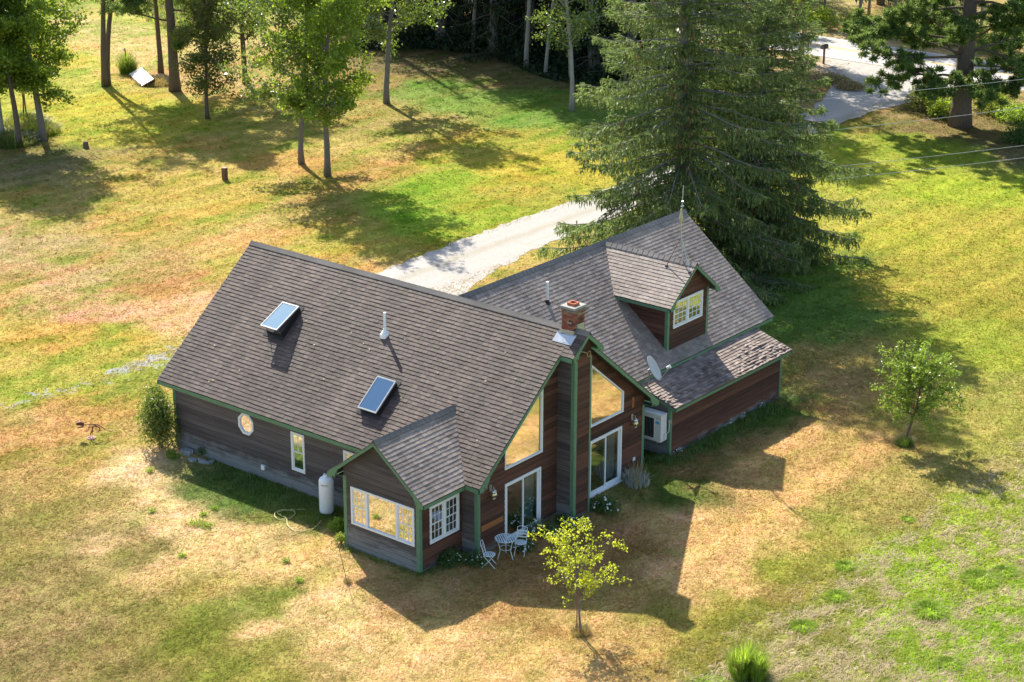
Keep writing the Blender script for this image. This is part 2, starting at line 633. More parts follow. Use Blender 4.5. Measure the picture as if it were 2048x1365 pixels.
def bracket(O, U, N, parent, sc=1.0, th=0.035):
    """scrolled end of a rake board; U points from the eave tip inwards along the wall"""
    O, U, N = [np.array(q, float) for q in (O, U, N)]
    mb = MB()
    pts = [O + U * (a * sc) + np.array([0, 0, b * sc]) for a, b in BRK]
    # fan it in convex slices so that the concave outline triangulates well
    n = len(pts)
    mb.prism([q - N * 0.006 for q in pts], N * (th + 0.012))
    return mb.build('bracket', MT['green'], parent)


def rake(p0, p1, N, parent, h=0.15, th=0.035, drop=0.03):
    """green rake board below the roof edge from eave point p0 up to p1"""
    p0, p1, N = [np.array(q, float) for q in (p0, p1, N)]
    z = np.array([0, 0, 1.0])
    mb = MB()
    n1 = N / np.linalg.norm(N) * 0.009
    mb.prism([p0 - n1 - z * (drop + h), p1 - n1 - z * (drop + h), p1 - n1 - z * drop, p0 - n1 - z * drop], n1 * (2 + th / 0.009))
    return mb.build('rake_board', MT['green'], parent)


def fascia(p0, p1, N, parent, h=0.15, th=0.03, drop=0.03):
    p0, p1, N = [np.array(q, float) for q in (p0, p1, N)]
    z = np.array([0, 0, 1.0])
    mb = MB()
    mb.prism([p0 - z * (drop + h), p1 - z * (drop + h), p1 - z * drop, p0 - z * drop], N * th)
    return mb.build('fascia_board', MT['green'], parent)


# main wing ----------------------------------------------------------
AX0, AX1, AL, AW = -0.457, 15.134, 14.732, 9.37
AYE, AZE, AYR, AZR = 0.372, 2.698, 4.685, 6.82
SLA = (AZR - AZE) / (AYR + AYE)
LA = math.hypot(AYR + AYE, AZR - AZE)
cA, sA = (AYR + AYE) / LA, (AZR - AZE) / LA
zA = lambda y: AZE + SLA * ((y + AYE) if y <= AYR else (2 * AYR - y + AYE))
NL = np.array([0, -sA, cA]); NR = np.array([0, sA, cA])
CW, CX = 0.839, 15.694            # little roof over the chimney chase
# slopes
L0 = (AX0, -AYE, AZE)
roofL = slab([(AX0, -AYE, AZE), (AX1, -AYE, AZE), (AX1, AYR, AZR), (AX0, AYR, AZR)], NL, 0.11)
shingles('shingles', L0, (1, 0, 0), (0, cA, sA), NL, rect(0, AX1 - AX0, 0, LA - 0.02), 'sh_a', roofL, seed=1, th=0.018)
roofR = slab([(AX1, 2 * AYR + AYE, AZE), (AX0, 2 * AYR + AYE, AZE), (AX0, AYR, AZR), (AX1, AYR, AZR)], NR, 0.11)
shingles('shingles', (AX1, 2 * AYR + AYE, AZE), (-1, 0, 0), (0, -cA, sA), NR, rect(0, AX1 - AX0, 0, LA - 0.02), 'sh_a', roofR, seed=2, tabw=0.5)
lc = CW / cA
cL = slab([(AX1 + .001, AYR - CW, AZR - SLA * CW), (CX, AYR - CW, AZR - SLA * CW), (CX, AYR, AZR), (AX1 + .001, AYR, AZR)], NL, 0.10)
shingles('shingles', (AX1 - .02, AYR - CW, AZR - SLA * CW), (1, 0, 0), (0, cA, sA), NL, rect(0, CX - AX1 + .02, 0, lc - 0.02), 'sh_a', cL, seed=5)
cR = slab([(CX, AYR + CW, AZR - SLA * CW), (AX1 + .001, AYR + CW, AZR - SLA * CW), (AX1 + .001, AYR, AZR), (CX, AYR, AZR)], NR, 0.10)
shingles('shingles', (CX, AYR + CW, AZR - SLA * CW), (-1, 0, 0), (0, -cA, sA), NR, rect(0, CX - AX1 + .02, 0, lc - 0.02), 'sh_a', cR, seed=6)
ridge((AX0, AYR, AZR + .01), (14.64, AYR, AZR + .01), (0, -cA, -sA), (0, cA, -sA), roofL)
ridge((15.25, AYR, AZR + .01), (CX, AYR, AZR + .01), (0, -cA, -sA), (0, cA, -sA), cL, step=0.22)
fascia((AX0, -AYE, AZE), (AX1, -AYE, AZE), (0, 0.03, 0), roofL)
fascia((AX0, 2 * AYR + AYE, AZE), (AX1, 2 * AYR + AYE, AZE), (0, -0.03, 0), roofR)
for x, nx in ((AX0, 0.035), (AX1 - .035, 0.035)):
    rake((x, -AYE, AZE), (x, AYR - (CW if x > 5 else 0), AZR - (SLA * CW if x > 5 else 0)), (nx / .035, 0, 0), roofL)
    rake((x, 2 * AYR + AYE, AZE), (x, AYR + (CW if x > 5 else 0), AZR - (SLA * CW if x > 5 else 0)), (nx / .035, 0, 0), roofR)
fascia((AX1, AYR - CW, AZR - SLA * CW), (CX, AYR - CW, AZR - SLA * CW), (0, 0.03, 0), cL)
fascia((AX1, AYR + CW, AZR - SLA * CW), (CX, AYR + CW, AZR - SLA * CW), (0, -0.03, 0), cR)
rake((CX - .035, AYR - CW, AZR - SLA * CW), (CX - .035, AYR, AZR), (1, 0, 0), cL)
rake((CX - .035, AYR + CW, AZR - SLA * CW), (CX - .035, AYR, AZR), (1, 0, 0), cR)
bracket((AX1 - .03, -AYE, AZE - .03), (0, 1, 0), (1, 0, 0), roofL, 0.85)
bracket((AX1 - .03, 2 * AYR + AYE, AZE - .03), (0, -1, 0), (1, 0, 0), roofR, 0.85)
bracket((CX - .03, AYR - CW, AZR - SLA * CW - .03), (0, 1, 0), (1, 0, 0), cL, 0.62)
bracket((CX - .03, AYR + CW, AZR - SLA * CW - .03), (0, -1, 0), (1, 0, 0), cR, 0.62)
# soffits
mb = MB(); mb.box((AX0 + .04, -AYE + .035, 2.54), (AX1 - .04, -0.02, 2.56)); mb.build('soffit', MT['green'], roofL)
mb = MB(); mb.box((AX0 + .04, AW + .02, 2.54), (AX1 - .04, 2 * AYR + AYE - .035, 2.56)); mb.build('soffit', MT['green'], roofR)

# walls of the main wing
oct8 = [(3.85 + 0.42 * math.cos(math.pi / 8 + i * math.pi / 4), 1.93 + 0.44 * math.sin(math.pi / 8 + i * math.pi / 4)) for i in range(8)]
hL = [oct8, rect(6.14, 6.80, 0.79, 2.27), rect(8.70, 9.35, 0.9, 2.24)]
BX0, BX1, BD = 10.742, 14.051, 2.125
wl, PL = wall((0, 0, 0), (1, 0, 0), (0, -1, 0), rect(0, AL, 0.06, 2.78), hL + [rect(BX0 + .2, BX1 - .2, 0.06, 2.4)], skip=[rect(BX0 + 0.01, BX1 - 0.01, 0, 3)])
fixed_window(PL, oct8, 'glass', 'eight sided window in the long grey wall', 0.085)
sash_window(PL, 6.14, 6.80, 0.79, 2.27, cols=2, label='tall narrow window in the long grey wall', lower_dark=True)
sash_window(PL, 8.70, 9.35, 0.9, 2.24, cols=2)
zt = lambda y: zA(y) - 0.16
gpoly = [(0, 0.06), (AW, 0.06), (AW, zt(AW - 0.01)), (AYR, AZR - 0.16), (0, zt(0.01))]
trapL = [(1.39, 2.68), (3.41, 2.68), (3.41, 5.04), (1.39, 3.39)]
trapR = [(6.10, 2.69), (8.07, 2.69), (8.07, 3.46), (6.10, 5.06)]
dL, dR = rect(1.39, 3.32, 0.06, 2.17), rect(6.066, 7.994, 0.06, 2.17)
wg, PG = wall((AL, 0, 0), (0, 1, 0), (1, 0, 0), gpoly, [trapL, trapR, dL, dR], 'sid_red', skip=[rect(4.24, 5.13, 0, 7)])
fixed_window(PG, trapL, 'glass_hi', 'sloping gable window left of the chimney chase', 0.05)
fixed_window(PG, trapR, 'glass_hi', 'sloping gable window right of the chimney chase', 0.05)
bar('clapboard', PG, 0.16, 1.30, 0.862, 1.058, 0.026, 0.034, 'sid_orange', wg, label='fresh orange replacement board')
bar('clapboard', PG, 8.60, 8.72, 2.66, 3.06, 0.026, 0.034, 'sid_orange', wg, label='small orange patch board')
bw = [(AW, 0.06), (0, 0.06)]
wall((0, AW, 0), (0, -1, 0), (-1, 0, 0), gpoly, boards=False)
wall((AL, AW, 0), (-1, 0, 0), (0, 1, 0), rect(0, AL, 0.06, 2.78), boards=False)
mb = MB(); mb.box((0.01, 0.01, -0.3), (AL - .01, AW - .01, 0.07)); mb.build('foundation', MT['concrete'], HOUSE)
mb = MB(); mb.box((0.15, 0.15, 0.071), (AL - .15, AW - .15, 0.10)); mb.build('floor', MT['woodfloor'], HOUSE)
mb = MB(); mb.box((10.2, 0.13, 0.1), (10.3, AW - .13, 2.7)); mb.build('partition', MT['inside'], HOUSE)
corner(0, 0, 0.04, 2.56, -1, -1)
corner(AL, 0, 0.04, 2.56, 1, -1)
corner(AL, AW, 0.04, 2.56, 1, 1)


def sliding_door(P, u0, u1, v0, v1, label, open_left=True):
    R = rect(u0, u1, v0, v1)
    f = frame_mb(P, R, inset(R, 0.075), -0.04, 0.05).build('sliding_door', MT['white'], HOUSE, label=label)
    um = (u0 + u1) / 2
    q = rect(um - 0.03, u1 - 0.07, v0 + 0.07, v1 - 0.07)
    frame_mb(P, q, inset(q, 0.07), -0.035, -0.005).build('door_panel', MT['white'], f)
    pane(P, inset(q, 0.065), -0.02, 'glass_door', f)
    q = rect(u0 + 0.07, um + 0.05, v0 + 0.07, v1 - 0.07)
    frame_mb(P, q, inset(q, 0.06), 0.002, 0.028).build('door_panel', MT['white'], f)
    pane(P, inset(q, 0.055), 0.015, 'glass_door', f)
    mb = MB()      # curtain gathered behind the fixed pane
    a, b = um + 0.12, u1 - 0.12
    n = 40; vs = []
    for i in range(n + 1):
        s = i / n
        ub = a + (b - a) * s; ut = b - (b - ub) * 0.55
        t = -0.22 + 0.035 * math.sin(s * 52)
        vs += [P(ub, v0 + 0.12, t), P(ut, v1 - 0.12, t)]
    mb.add(vs, [(2 * i, 2 * i + 2, 2 * i + 3, 2 * i + 1) for i in range(n)])
    mb.build('curtain', MT['curtain'], f)
    bar('sill', P, u0 - 0.03, u1 + 0.03, v0 - 0.06, v0 - 0.002, -0.02, 0.10, 'white', f)
    return f


sliding_door(PG, 1.39, 3.32, 0.063, 2.167, 'white sliding door behind the garden table')
sliding_door(PG, 6.066, 7.994, 0.063, 2.167, 'white sliding door beside the silver plant')

# chimney chase on the gable
CH0, CH1, CHX = 4.24, 5.13, 15.458
for (O, U, N, w, mt) in (((AL, CH0, 0), (1, 0, 0), (0, -1, 0), CHX - AL, 'sid_grey'), ((CHX, CH0, 0), (0, 1, 0), (1, 0, 0), CH1 - CH0, 'sid_red'), ((CHX, CH1, 0), (-1, 0, 0), (0, 1, 0), CHX - AL, 'sid_grey')):
    hh = AZR - SLA * (AYR - CH0) - 0.13
    pp = rect(0.0, w, 0.03, hh) if U[1] == 0 else [(0, 0.03), (w, 0.03), (w, hh), (w / 2, AZR - 0.15), (0, hh)]
    wall(O, U, N, pp, mat=mt)
corner(CHX, CH0, 0.02, 5.86, 1, -1, wdt=0.12)
corner(CHX, CH1, 0.02, 5.86, 1, 1, wdt=0.06)
mb = MB(); mb.box((AL + .02, CH0 + .02, -0.3), (CHX - .02, CH1 - .02, 0.06)); mb.build('foundation', MT['concrete'], HOUSE)

# bump-out with the picture window
BZ, BYF, BXE0, BXE1, BZE = 4.31, -2.441, 10.272, 14.521, 2.671
BXM = (BX0 + BX1) / 2
BXE0, BXE1 = BXM - 2.1245, BXM + 2.1245
SLB_ = (BZ - BZE) / (BXE1 - BXM)
LB_ = math.hypot(BXE1 - BXM, BZ - BZE); cb, sb = (BXE1 - BXM) / LB_, (BZ - BZE) / LB_
YV = -AYE + (BZ - AZE) / SLA                    # where its ridge dies into the main slope
Nr_, Nl_ = np.array([sb, 0, cb]), np.array([-sb, 0, cb])
ye = -AYE + (BZE - AZE) / SLA
for nm, N, xe, sg in (('r', Nr_, BXE1, 1), ('l', Nl_, BXE0, -1)):
    P3 = [(xe, BYF, BZE), (xe, ye + 0.05, BZE), (BXM, YV + 0.05, BZ), (BXM, BYF, BZ)]
    if sg < 0: P3 = P3[::-1]
    rf = slab(P3, N, 0.10)
    if sg > 0:
        O, U, V = (BXE1, BYF, BZE), (0, 1, 0), (-cb, 0, sb)
        pl = [(0, 0), (ye - BYF, 0), (YV - BYF, LB_ - .02), (0, LB_ - .02)]
    else:
        O, U, V = (BXE0, ye, BZE), (0, -1, 0), (cb, 0, sb)
        pl = [(0, 0), (ye - BYF, 0), (ye - BYF, LB_ - .02), (ye - YV, LB_ - .02)]
    shingles('shingles', O, U, V, N, pl, 'sh_b', rf, seed=8 + sg, th=0.015)
    fascia((xe, BYF, BZE), (xe, -AYE - 0.05, BZE), (-sg * 0.03, 0, 0), rf, h=0.13)
    rake((xe, BYF, BZE), (BXM, BYF, BZ), (0, 1, 0), rf, h=0.12)
    bracket((xe, BYF + 0.005, BZE - .03), (-sg, 0, 0), (0, 1, 0), rf, 0.72)
    if sg > 0: ridge((BXM, BYF, BZ + .01), (BXM, YV + 0.15, BZ + .01), (cb, 0, -sb), (-cb, 0, -sb), rf)
    mb = MB(); mb.box((min(xe, xe - sg * .42), BYF + .32, 2.50), (max(xe - sg * .03, xe - sg * .42), -0.03, 2.52)); mb.build('soffit', MT['green'], rf)
bp = [(0, 0.02), (BX1 - BX0, 0.02), (BX1 - BX0, 2.90), ((BX1 - BX0) / 2, BZ - 0.15), (0, 2.90)]
tw = rect(11.06 - BX0, 13.87 - BX0, 0.92, 2.28)
wb_, PB = wall((BX0, -BD, 0), (1, 0, 0), (0, -1, 0), bp, [tw])
u0, u1 = 11.06 - BX0, 13.87 - BX0
tf = frame_mb(PB, tw, inset(tw, 0.07), -0.03, 0.05).build('window', MT['white'], HOUSE, label='picture window between two small sash windows')
for m in (u0 + 0.70, u1 - 0.77):
    bar('mullion', PB, m - 0.045, m + 0.045, 0.985, 2.215, -0.03, 0.047, 'white', tf)
sash_window(PB, u0, u0 + 0.73, 0.92, 2.28, 'glass', parent=tf)
sash_window(PB, u1 - 0.80, u1, 0.92, 2.28, 'glass', parent=tf)
pane(PB, rect(u0 + 0.745, u1 - 0.815, 0.985, 2.215), 0.0, 'glass', tf)
dw = rect(-1.64 + BD, -0.18 + BD, 0.88, 2.22)
ws_, PS = wall((BX1, -BD, 0), (0, 1, 0), (1, 0, 0), rect(0, BD, 0.02, 2.62), [dw], 'sid_red')
tf = frame_mb(PS, dw, inset(dw, 0.07), -0.03, 0.05).build('window', MT['white'], HOUSE, label='pair of sash windows in the side of the bump-out')
um = (dw[0][0] + dw[1][0]) / 2
bar('mullion', PS, um - 0.06, um + 0.06, 0.945, 2.155, -0.03, 0.047, 'white', tf)
sash_window(PS, dw[0][0], um + 0.01, 0.88, 2.22, 'glass_door', parent=tf)
sash_window(PS, um - 0.01, dw[1][0], 0.88, 2.22, 'glass_door', parent=tf)
wall((BX0, 0, 0), (0, -1, 0), (-1, 0, 0), rect(0, BD, 0.02, 2.62))
corner(BX0, -BD, 0.02, 2.60, -1, -1); corner(BX1, -BD, 0.02, 2.60, 1, -1)
mb = MB(); mb.box((BX0 + .01, -BD + .01, -0.3), (BX1 - .01, -0.01, 0.03)); mb.build('foundation', MT['concrete'], HOUSE)
mb = MB(); mb.box((BX0 + .13, -BD + .13, 0.05), (BX1 - .13, 0.14, 0.098)); mb.build('floor', MT['woodfloor'], HOUSE)

# second wing ---------------------------------------------------------
BX, BZR, BY1, BXE, BZE2 = 8.943, 6.311, 20.194, 13.46, 2.707
SB = (BZR - BZE2) / (BXE - BX); LB = math.hypot(BXE - BX, BZR - BZE2); cB, sB = (BXE - BX) / LB, (BZR - BZE2) / LB
NBF = np.array([sB, 0, cB]); NBB = np.array([-sB, 0, cB])
yv = lambda z: AYR + (AZR - z) / SLA            # main back slope
roofF = slab([(BXE, yv(BZE2) - .1, BZE2), (BXE, BY1, BZE2), (BX, BY1, BZR), (BX, yv(BZR) - .1, BZR)], NBF, 0.11)
y0 = yv(BZE2)
shingles('shingles', (BXE, 5.0, BZE2), (0, 1, 0), (-cB, 0, sB), NBF, [(y0 - 5.0 - .1, 0), (BY1 - 5.0, 0), (BY1 - 5.0, LB - .02), (yv(BZR) - 5.1, LB - .02)], 'sh_b', roofF, seed=12, th=0.012)
BXB = 2 * BX - BXE
roofK = slab([(BXB, BY1, BZE2), (BXB, yv(BZE2) - .1, BZE2), (BX, yv(BZR) - .1, BZR), (BX, BY1, BZR)], NBB, 0.11)
shingles('shingles', (BXB, BY1, BZE2), (0, -1, 0), (cB, 0, sB), NBB, [(0, 0), (BY1 - y0 + .1, 0), (BY1 - yv(BZR) + .1, LB - .02), (0, LB - .02)], 'sh_b', roofK, seed=13, tabw=0.5)
ridge((BX, 5.1, BZR + .01), (BX, BY1, BZR + .01), (cB, 0, -sB), (-cB, 0, -sB), roofF)
fascia((BXE, 9.8, BZE2), (BXE, BY1, BZE2), (-0.03, 0, 0), roofF, h=0.13)
fascia((BXB, 9.8, BZE2), (BXB, BY1, BZE2), (0.03, 0, 0), roofK, h=0.13)
rake((BXE, BY1 - .035, BZE2), (BX, BY1 - .035, BZR), (0, 1, 0), roofF, h=0.14)
rake((BXB, BY1 - .035, BZE2), (BX, BY1 - .035, BZR), (0, 1, 0), roofK, h=0.14)
WX, WY = 13.06, 19.72
wall((WX, AW, 0), (0, 1, 0), (1, 0, 0), rect(0.0, WY - AW, 0.05, 2.9), mat='sid_red')
zB = lambda x: BZR - SB * abs(x - BX) - 0.16
wall((WX, WY, 0), (-1, 0, 0), (0, 1, 0), [(0, 0.05), (2 * (WX - BX), 0.05), (2 * (WX - BX), zB(WX)), (WX - BX, BZR - .16), (0, zB(WX))], mat='sid_red')
wall((2 * BX - WX, WY, 0), (0, -1, 0), (-1, 0, 0), rect(0, WY - AW, 0.05, 2.9), boards=False)
corner(WX, WY, 0.03, 2.7, 1, 1)
mb = MB(); mb.box((2 * BX - WX + .02, AW + .01, -0.3), (WX - .02, WY - .02, 0.06)); mb.build('foundation', MT['concrete'], HOUSE)
mb = MB(); mb.box((WX + .02, 10, 2.585), (BXE - .035, WY, 2.60)); mb.build('soffit', MT['green'], roofF)

# dormer
DX, DY0, DY1, DZR, DZE, DXF = 12.982, 13.292, 15.994, 6.264, 4.916, 13.336
DYM = (DY0 + DY1) / 2; DE = 1.683
SD = (DZR - DZE) / DE; LD = math.hypot(DE, DZR - DZE); cD, sD = DE / LD, (DZR - DZE) / LD
xB = lambda z: BX + (BZR - z) / SB
for sg in (-1, 1):
    N = np.array([0, sg * sD, cD])
    ye_ = DYM + sg * DE
    P3 = [(xB(DZE) - .08, ye_, DZE), (DXF, ye_, DZE), (DXF, DYM, DZR), (xB(DZR) - .08, DYM, DZR)]
    if sg > 0: P3 = P3[::-1]
    rf = slab(P3, N, 0.10)
    if sg < 0:
        shingles('shingles', (9.0, ye_, DZE), (1, 0, 0), (0, cD, sD), N, [(xB(DZE) - 9.0, 0), (DXF - 9.0, 0), (DXF - 9.0, LD - .02), (xB(DZR) - 9.0, LD - .02)], 'sh_b', rf, seed=21, th=0.016)
    else:
        shingles('shingles', (DXF, ye_, DZE), (-1, 0, 0), (0, -cD, sD), N, [(0, 0), (DXF - xB(DZE), 0), (DXF - xB(DZR), LD - .02), (0, LD - .02)], 'sh_b', rf, seed=22, th=0.016)
    fascia((xB(DZE), ye_, DZE), (DXF, ye_, DZE), (0, -sg * .03, 0), rf, h=0.12)
    rake((DXF - .035, ye_, DZE), (DXF - .035, DYM, DZR), (1, 0, 0), rf, h=0.12)
    bracket((DXF - .03, ye_, DZE - .03), (0, -sg, 0), (1, 0, 0), rf, 0.6)
    if sg < 0: ridge((DXF, DYM, DZR + .01), (xB(DZR) + .1, DYM, DZR + .01), (0, -cD, -sD), (0, cD, -sD), rf)
zb = lambda x: BZR - SB * (x - BX)
dpoly = [(0, zb(DX) - .05), (DY1 - DY0, zb(DX) - .05), (DY1 - DY0, 5.06), ((DY1 - DY0) / 2, DZR - .14), (0, 5.06)]
dwin = rect(13.63 - DY0, 15.60 - DY0, 3.88, 4.95)
wd, PD = wall((DX, DY0, 0), (0, 1, 0), (1, 0, 0), dpoly, [dwin], 'sid_red', v0=zb(DX) - 0.04)
tf = frame_mb(PD, dwin, inset(dwin, 0.07), -0.03, 0.05).build('window', MT['white'], HOUSE, label='pair of sash windows in the roof dormer')
um = (dwin[0][0] + dwin[1][0]) / 2
bar('mullion', PD, um - 0.05, um + 0.05, 3.945, 4.885, -0.03, 0.047, 'white', tf)
sash_window(PD, dwin[0][0], um + 0.02, 3.88, 4.95, 'glass', parent=tf)
sash_window(PD, um - 0.02, dwin[1][0], 3.88, 4.95, 'glass', parent=tf)
for yy, sg in ((DY0, -1), (DY1, 1)):
    O, U = ((9.0, yy, 0), (1, 0, 0)) if sg < 0 else ((DX, yy, 0), (-1, 0, 0))
    pu = [(xB(5.06) - 9, 5.06), (DX - 9, zb(DX) - .03), (DX - 9, 5.06)]
    if sg > 0: pu = [(DX - 9 - a + 0.0, b) for a, b in pu][::-1]; O = (DX, yy, 0)
    wall(O, U, (0, sg, 0), pu, mat='sid_red', v0=zb(DX))
    corner(DX, yy, zb(DX) - .02, 5.0, 1, sg, wdt=0.10)

# lean-to shed along the second wing
SX, SY0, SY1, SZE, SXE, SZT, SXT = 14.857, 10.914, 18.588, 2.02, 15.16, 2.572, 13.43
SS = (SZT - SZE) / (SXE - SXT); LS = math.hypot(SXE - SXT, SZT - SZE); cS, sS = (SXE - SXT) / LS, (SZT - SZE) / LS
NS = np.array([sS, 0, cS])
rs = slab([(SXE, SY0 - .12, SZE), (SXE, SY1 + .30, SZE), (SXT, SY1 + .30, SZT), (SXT, SY0 - .12, SZT)], NS, 0.09)
nzc = lambda u, v: 1.0 if (v < 0.95 + 0.25 * math.sin(u * 2.1) + 0.1 * math.sin(u * 7)) else 0.12
shingles('shingles', (SXE, SY0 - .12, SZE), (0, 1, 0), (-cS, 0, sS), NS, rect(0, SY1 - SY0 + .42, 0, LS - .01), 'sh_s', rs, seed=31, th=0.02, expo=0.145, tabw=0.26, curl=nzc)
fascia((SXE, SY0 - .12, SZE), (SXE, SY1 + .30, SZE), (-.03, 0, 0), rs, h=0.11)
rake((SXE, SY1 + .265, SZE), (SXT, SY1 + .265, SZT), (0, 1, 0), rs, h=0.10)
rake((SXE, SY0 - .12, SZE), (SXT, SY0 - .12, SZT), (0, 1, 0), rs, h=0.10)
wall((SX, SY0, 0), (0, 1, 0), (1, 0, 0), rect(0, SY1 - SY0, 0.05, SZE + 0.0), mat='sid_red')
zs = lambda x: SZE + SS * (SXE - x) - 0.12
wall((WX + .02, SY0, 0), (1, 0, 0), (0, -1, 0), [(0, 0.05), (SX - WX - .02, 0.05), (SX - WX - .02, zs(SX)), (0.38, 2.42), (0, 2.42)], mat='sid_grey')
wall((SX, SY1, 0), (-1, 0, 0), (0, 1, 0), [(0, 0.05), (SX - WX - .02, 0.05), (SX - WX - .02, 2.42), (SX - WX - .4, 2.42), (0, zs(SX))], mat='sid_grey')
corner(SX, SY0, 0.02, 1.95, 1, -1, wdt=0.09); corner(SX, SY1, 0.02, 1.95, 1, 1, wdt=0.09)
mb = MB(); mb.box((WX, SY0 + .01, -0.3), (SX - .01, SY1 - .01, 0.06)); mb.build('foundation', MT['concrete'], HOUSE)

# brick chimney --------------------------------------------------------
m, nt, b = newmat('chimney_brick')
g = node(nt, 'ShaderNodeNewGeometry')
col = ramp(nt, g.outputs['Random Per Island'], [(0.0, (0.05, 0.03, 0.026)), (0.2, (0.18, 0.05, 0.032)), (0.7, (0.28, 0.085, 0.05)), (0.9, (0.22, 0.14, 0.09)), (1.0, (0.32, 0.24, 0.18))])
zz = node(nt, 'ShaderNodeSeparateXYZ', {0: g.outputs['Position']}).outputs[2]
wt = mth(nt, 'MULTIPLY', mth(nt, 'SUBTRACT', mth(nt, 'MULTIPLY_ADD', noise(nt, g.outputs['Position'], 5, 4), 0.4, zz), 7.60, clamp=True), 5.0, clamp=True)
col = mix(nt, wt, col, (0.20, 0.19, 0.155))
nt.links.new(col, b.inputs['Base Color']); b.inputs['Roughness'].default_value = 0.9
MT['brick'] = m
QX0, QX1, QY0, QY1, QZ = 14.69, 15.20, 4.50, 5.07, 7.56
mb = MB(); mb.box((QX0 + .012, QY0 + .012, 6.0), (QX1 - .012, QY1 - .012, QZ)); chim = mb.build('chimney', MT['concrete'], HOUSE)
mb = MB()
z = 6.35; row = 0
while z < QZ - 0.02:
    o = 0.012 if z < 7.36 else 0.055
    for (ax, a0, a1, fx) in (('x', QX0, QX1, QY0), ('x', QX0, QX1, QY1), ('y', QY0, QY1, QX0), ('y', QY0, QY1, QX1)):
        p = a0 - (0.11 if row % 2 else 0.0)
        lo, hi = a0 - o, a1 + o
        while p < hi:
            s, e = max(p + .005, lo), min(p + 0.205, hi)
            p += 0.21
            if e - s < 0.03: continue
            pr = o + RNG.normal(0, 0.002)
            sgn = -1 if fx in (QY0, QX0) else 1
            f0, f1 = sorted((fx + sgn * pr, fx - sgn * 0.05))
            if ax == 'x': mb.box((s, f0, z), (e, f1, z + 0.06))
            else: mb.box((f0, s + .001, z + .0005), (f1, e - .001, z + 0.0595))
    z += 0.07; row += 1
mb.build('bricks', MT['brick'], chim, kind='stuff')
mb = MB(); mb.prism([(QX0 - .05, QY0 - .05, QZ - .01), (QX1 + .05, QY0 - .05, QZ - .01), (QX1 + .05, QY1 + .05, QZ - .01), (QX0 - .05, QY1 + .05, QZ - .01)], (0, 0, 0.09)); mb.build('crown', MT['concrete'], chim)
mb = MB()
cx, cy = (QX0 + QX1) / 2, (QY0 + QY1) / 2
for a, b_ in (((-.15, -.15), (.15, -.11)), ((-.15, .11), (.15, .15)), ((-.15, -.109), (-.11, .109)), ((.11, -.109), (.15, .109))):
    mb.box((cx + a[0], cy + a[1], QZ + .07), (cx + b_[0], cy + b_[1], QZ + .17))
mb.build('flue', MT['terra'], chim)
mb = MB()
for d0, zl in ((0.0, 0), ):
    yb = QY0 - 0.32
    pts = [(QX0 - .16, yb), (QX1 + .12, yb), (QX1 + .12, QY0 + .02), (QX0 - .16, QY0 + .02)]
    mb.prism([(x, y, zA(y) + 0.022) for x, y in pts], (0, 0, 0.006))
    mb.prism([(QX0 - .17, QY0 - .03, zA(QY0) + .02), (QX1 + .03, QY0 - .03, zA(QY0) + .02), (QX1 + .03, QY0 - .03, zA(QY0) + .17), (QX0 - .03, QY0 - .03, zA(QY0) + .13)], (0, .012, 0))
    mb.prism([(QX1 + .016, QY0 - .03, zA(QY0) + .02), (QX1 + .016, QY1, zA(QY1) + .02), (QX1 + .016, QY1 - .05, 7.02), (QX1 + .016, QY0 + .16, 7.02), (QX1 + .016, QY0 + .15, 6.86), (QX1 + .016, QY0 - .03, 6.8)], (.012, 0, 0))
mb.build('flashing', MT['flash'], chim)

# skylights ------------------------------------------------------------
MT['skyglass'] = glassmat('skylight_glass', 0.40, (0.46, 0.66, 0.78))  # blue of the mirrored sky put into the glass tint


def skylight(x0, x1, y0, y1, opened, label):
    Pf = lambda x, y, h: np.array([x, y, zA(y)]) + NL * h
    mb = MB()
    mb.prism([Pf(x0, y0, -0.02), Pf(x1, y0, -0.02), Pf(x1, y1, -0.02), Pf(x0, y1, -0.02)], NL * 0.17)
    s = mb.build('skylight', MT['dark'], HOUSE, label=label)
    mb = MB(); mb.prism([Pf(x0 - .1, y0 - .12, 0.018), Pf(x1 + .1, y0 - .12, 0.018), Pf(x1 + .1, y1 + .1, 0.018), Pf(x0 - .1, y1 + .1, 0.018)], NL * 0.012); mb.build('flashing', MT['dark'], s)
    lift = 0.28 if opened else 0.0
    Q = lambda x, y, h: Pf(x, y, 0.155 + h + lift * (y1 - y) / (y1 - y0))
    o = [(x0 - .02, y0 - .02), (x1 + .02, y0 - .02), (x1 + .02, y1 + .02), (x0 - .02, y1 + .02)]
    i_ = [(x0 + .02, y0 + .02), (x1 - .02, y0 + .02), (x1 - .02, y1 - .02), (x0 + .02, y1 - .02)]
    mb = MB()
    for k in range(4):
        j = (k + 1) % 4
        mb.prism([Q(*o[k], 0), Q(*o[j], 0), Q(*i_[j], 0), Q(*i_[k], 0)], NL * 0.05)
    mb.build('sash', MT['greyframe'], s)
    mb = MB(); mb.prism([Q(*p, 0.025) for p in i_], NL * 0.012); mb.build('pane', MT['skyglass'], s)
    if opened:
        for xx in (x0 + .08, x1 - .08):
            mb = MB(); mb.tube([Pf(xx, y0 + .05, 0.1), Pf(xx, y0 + .01, 0.155 + lift)], 0.012, 6); mb.build('stay', MT['metal'], s)
    return s


skylight(2.98, 3.78, 2.05, 3.02, True, 'skylight propped open')
skylight(8.90, 9.72, 0.68, 1.70, False, 'closed blue skylight near the eave')
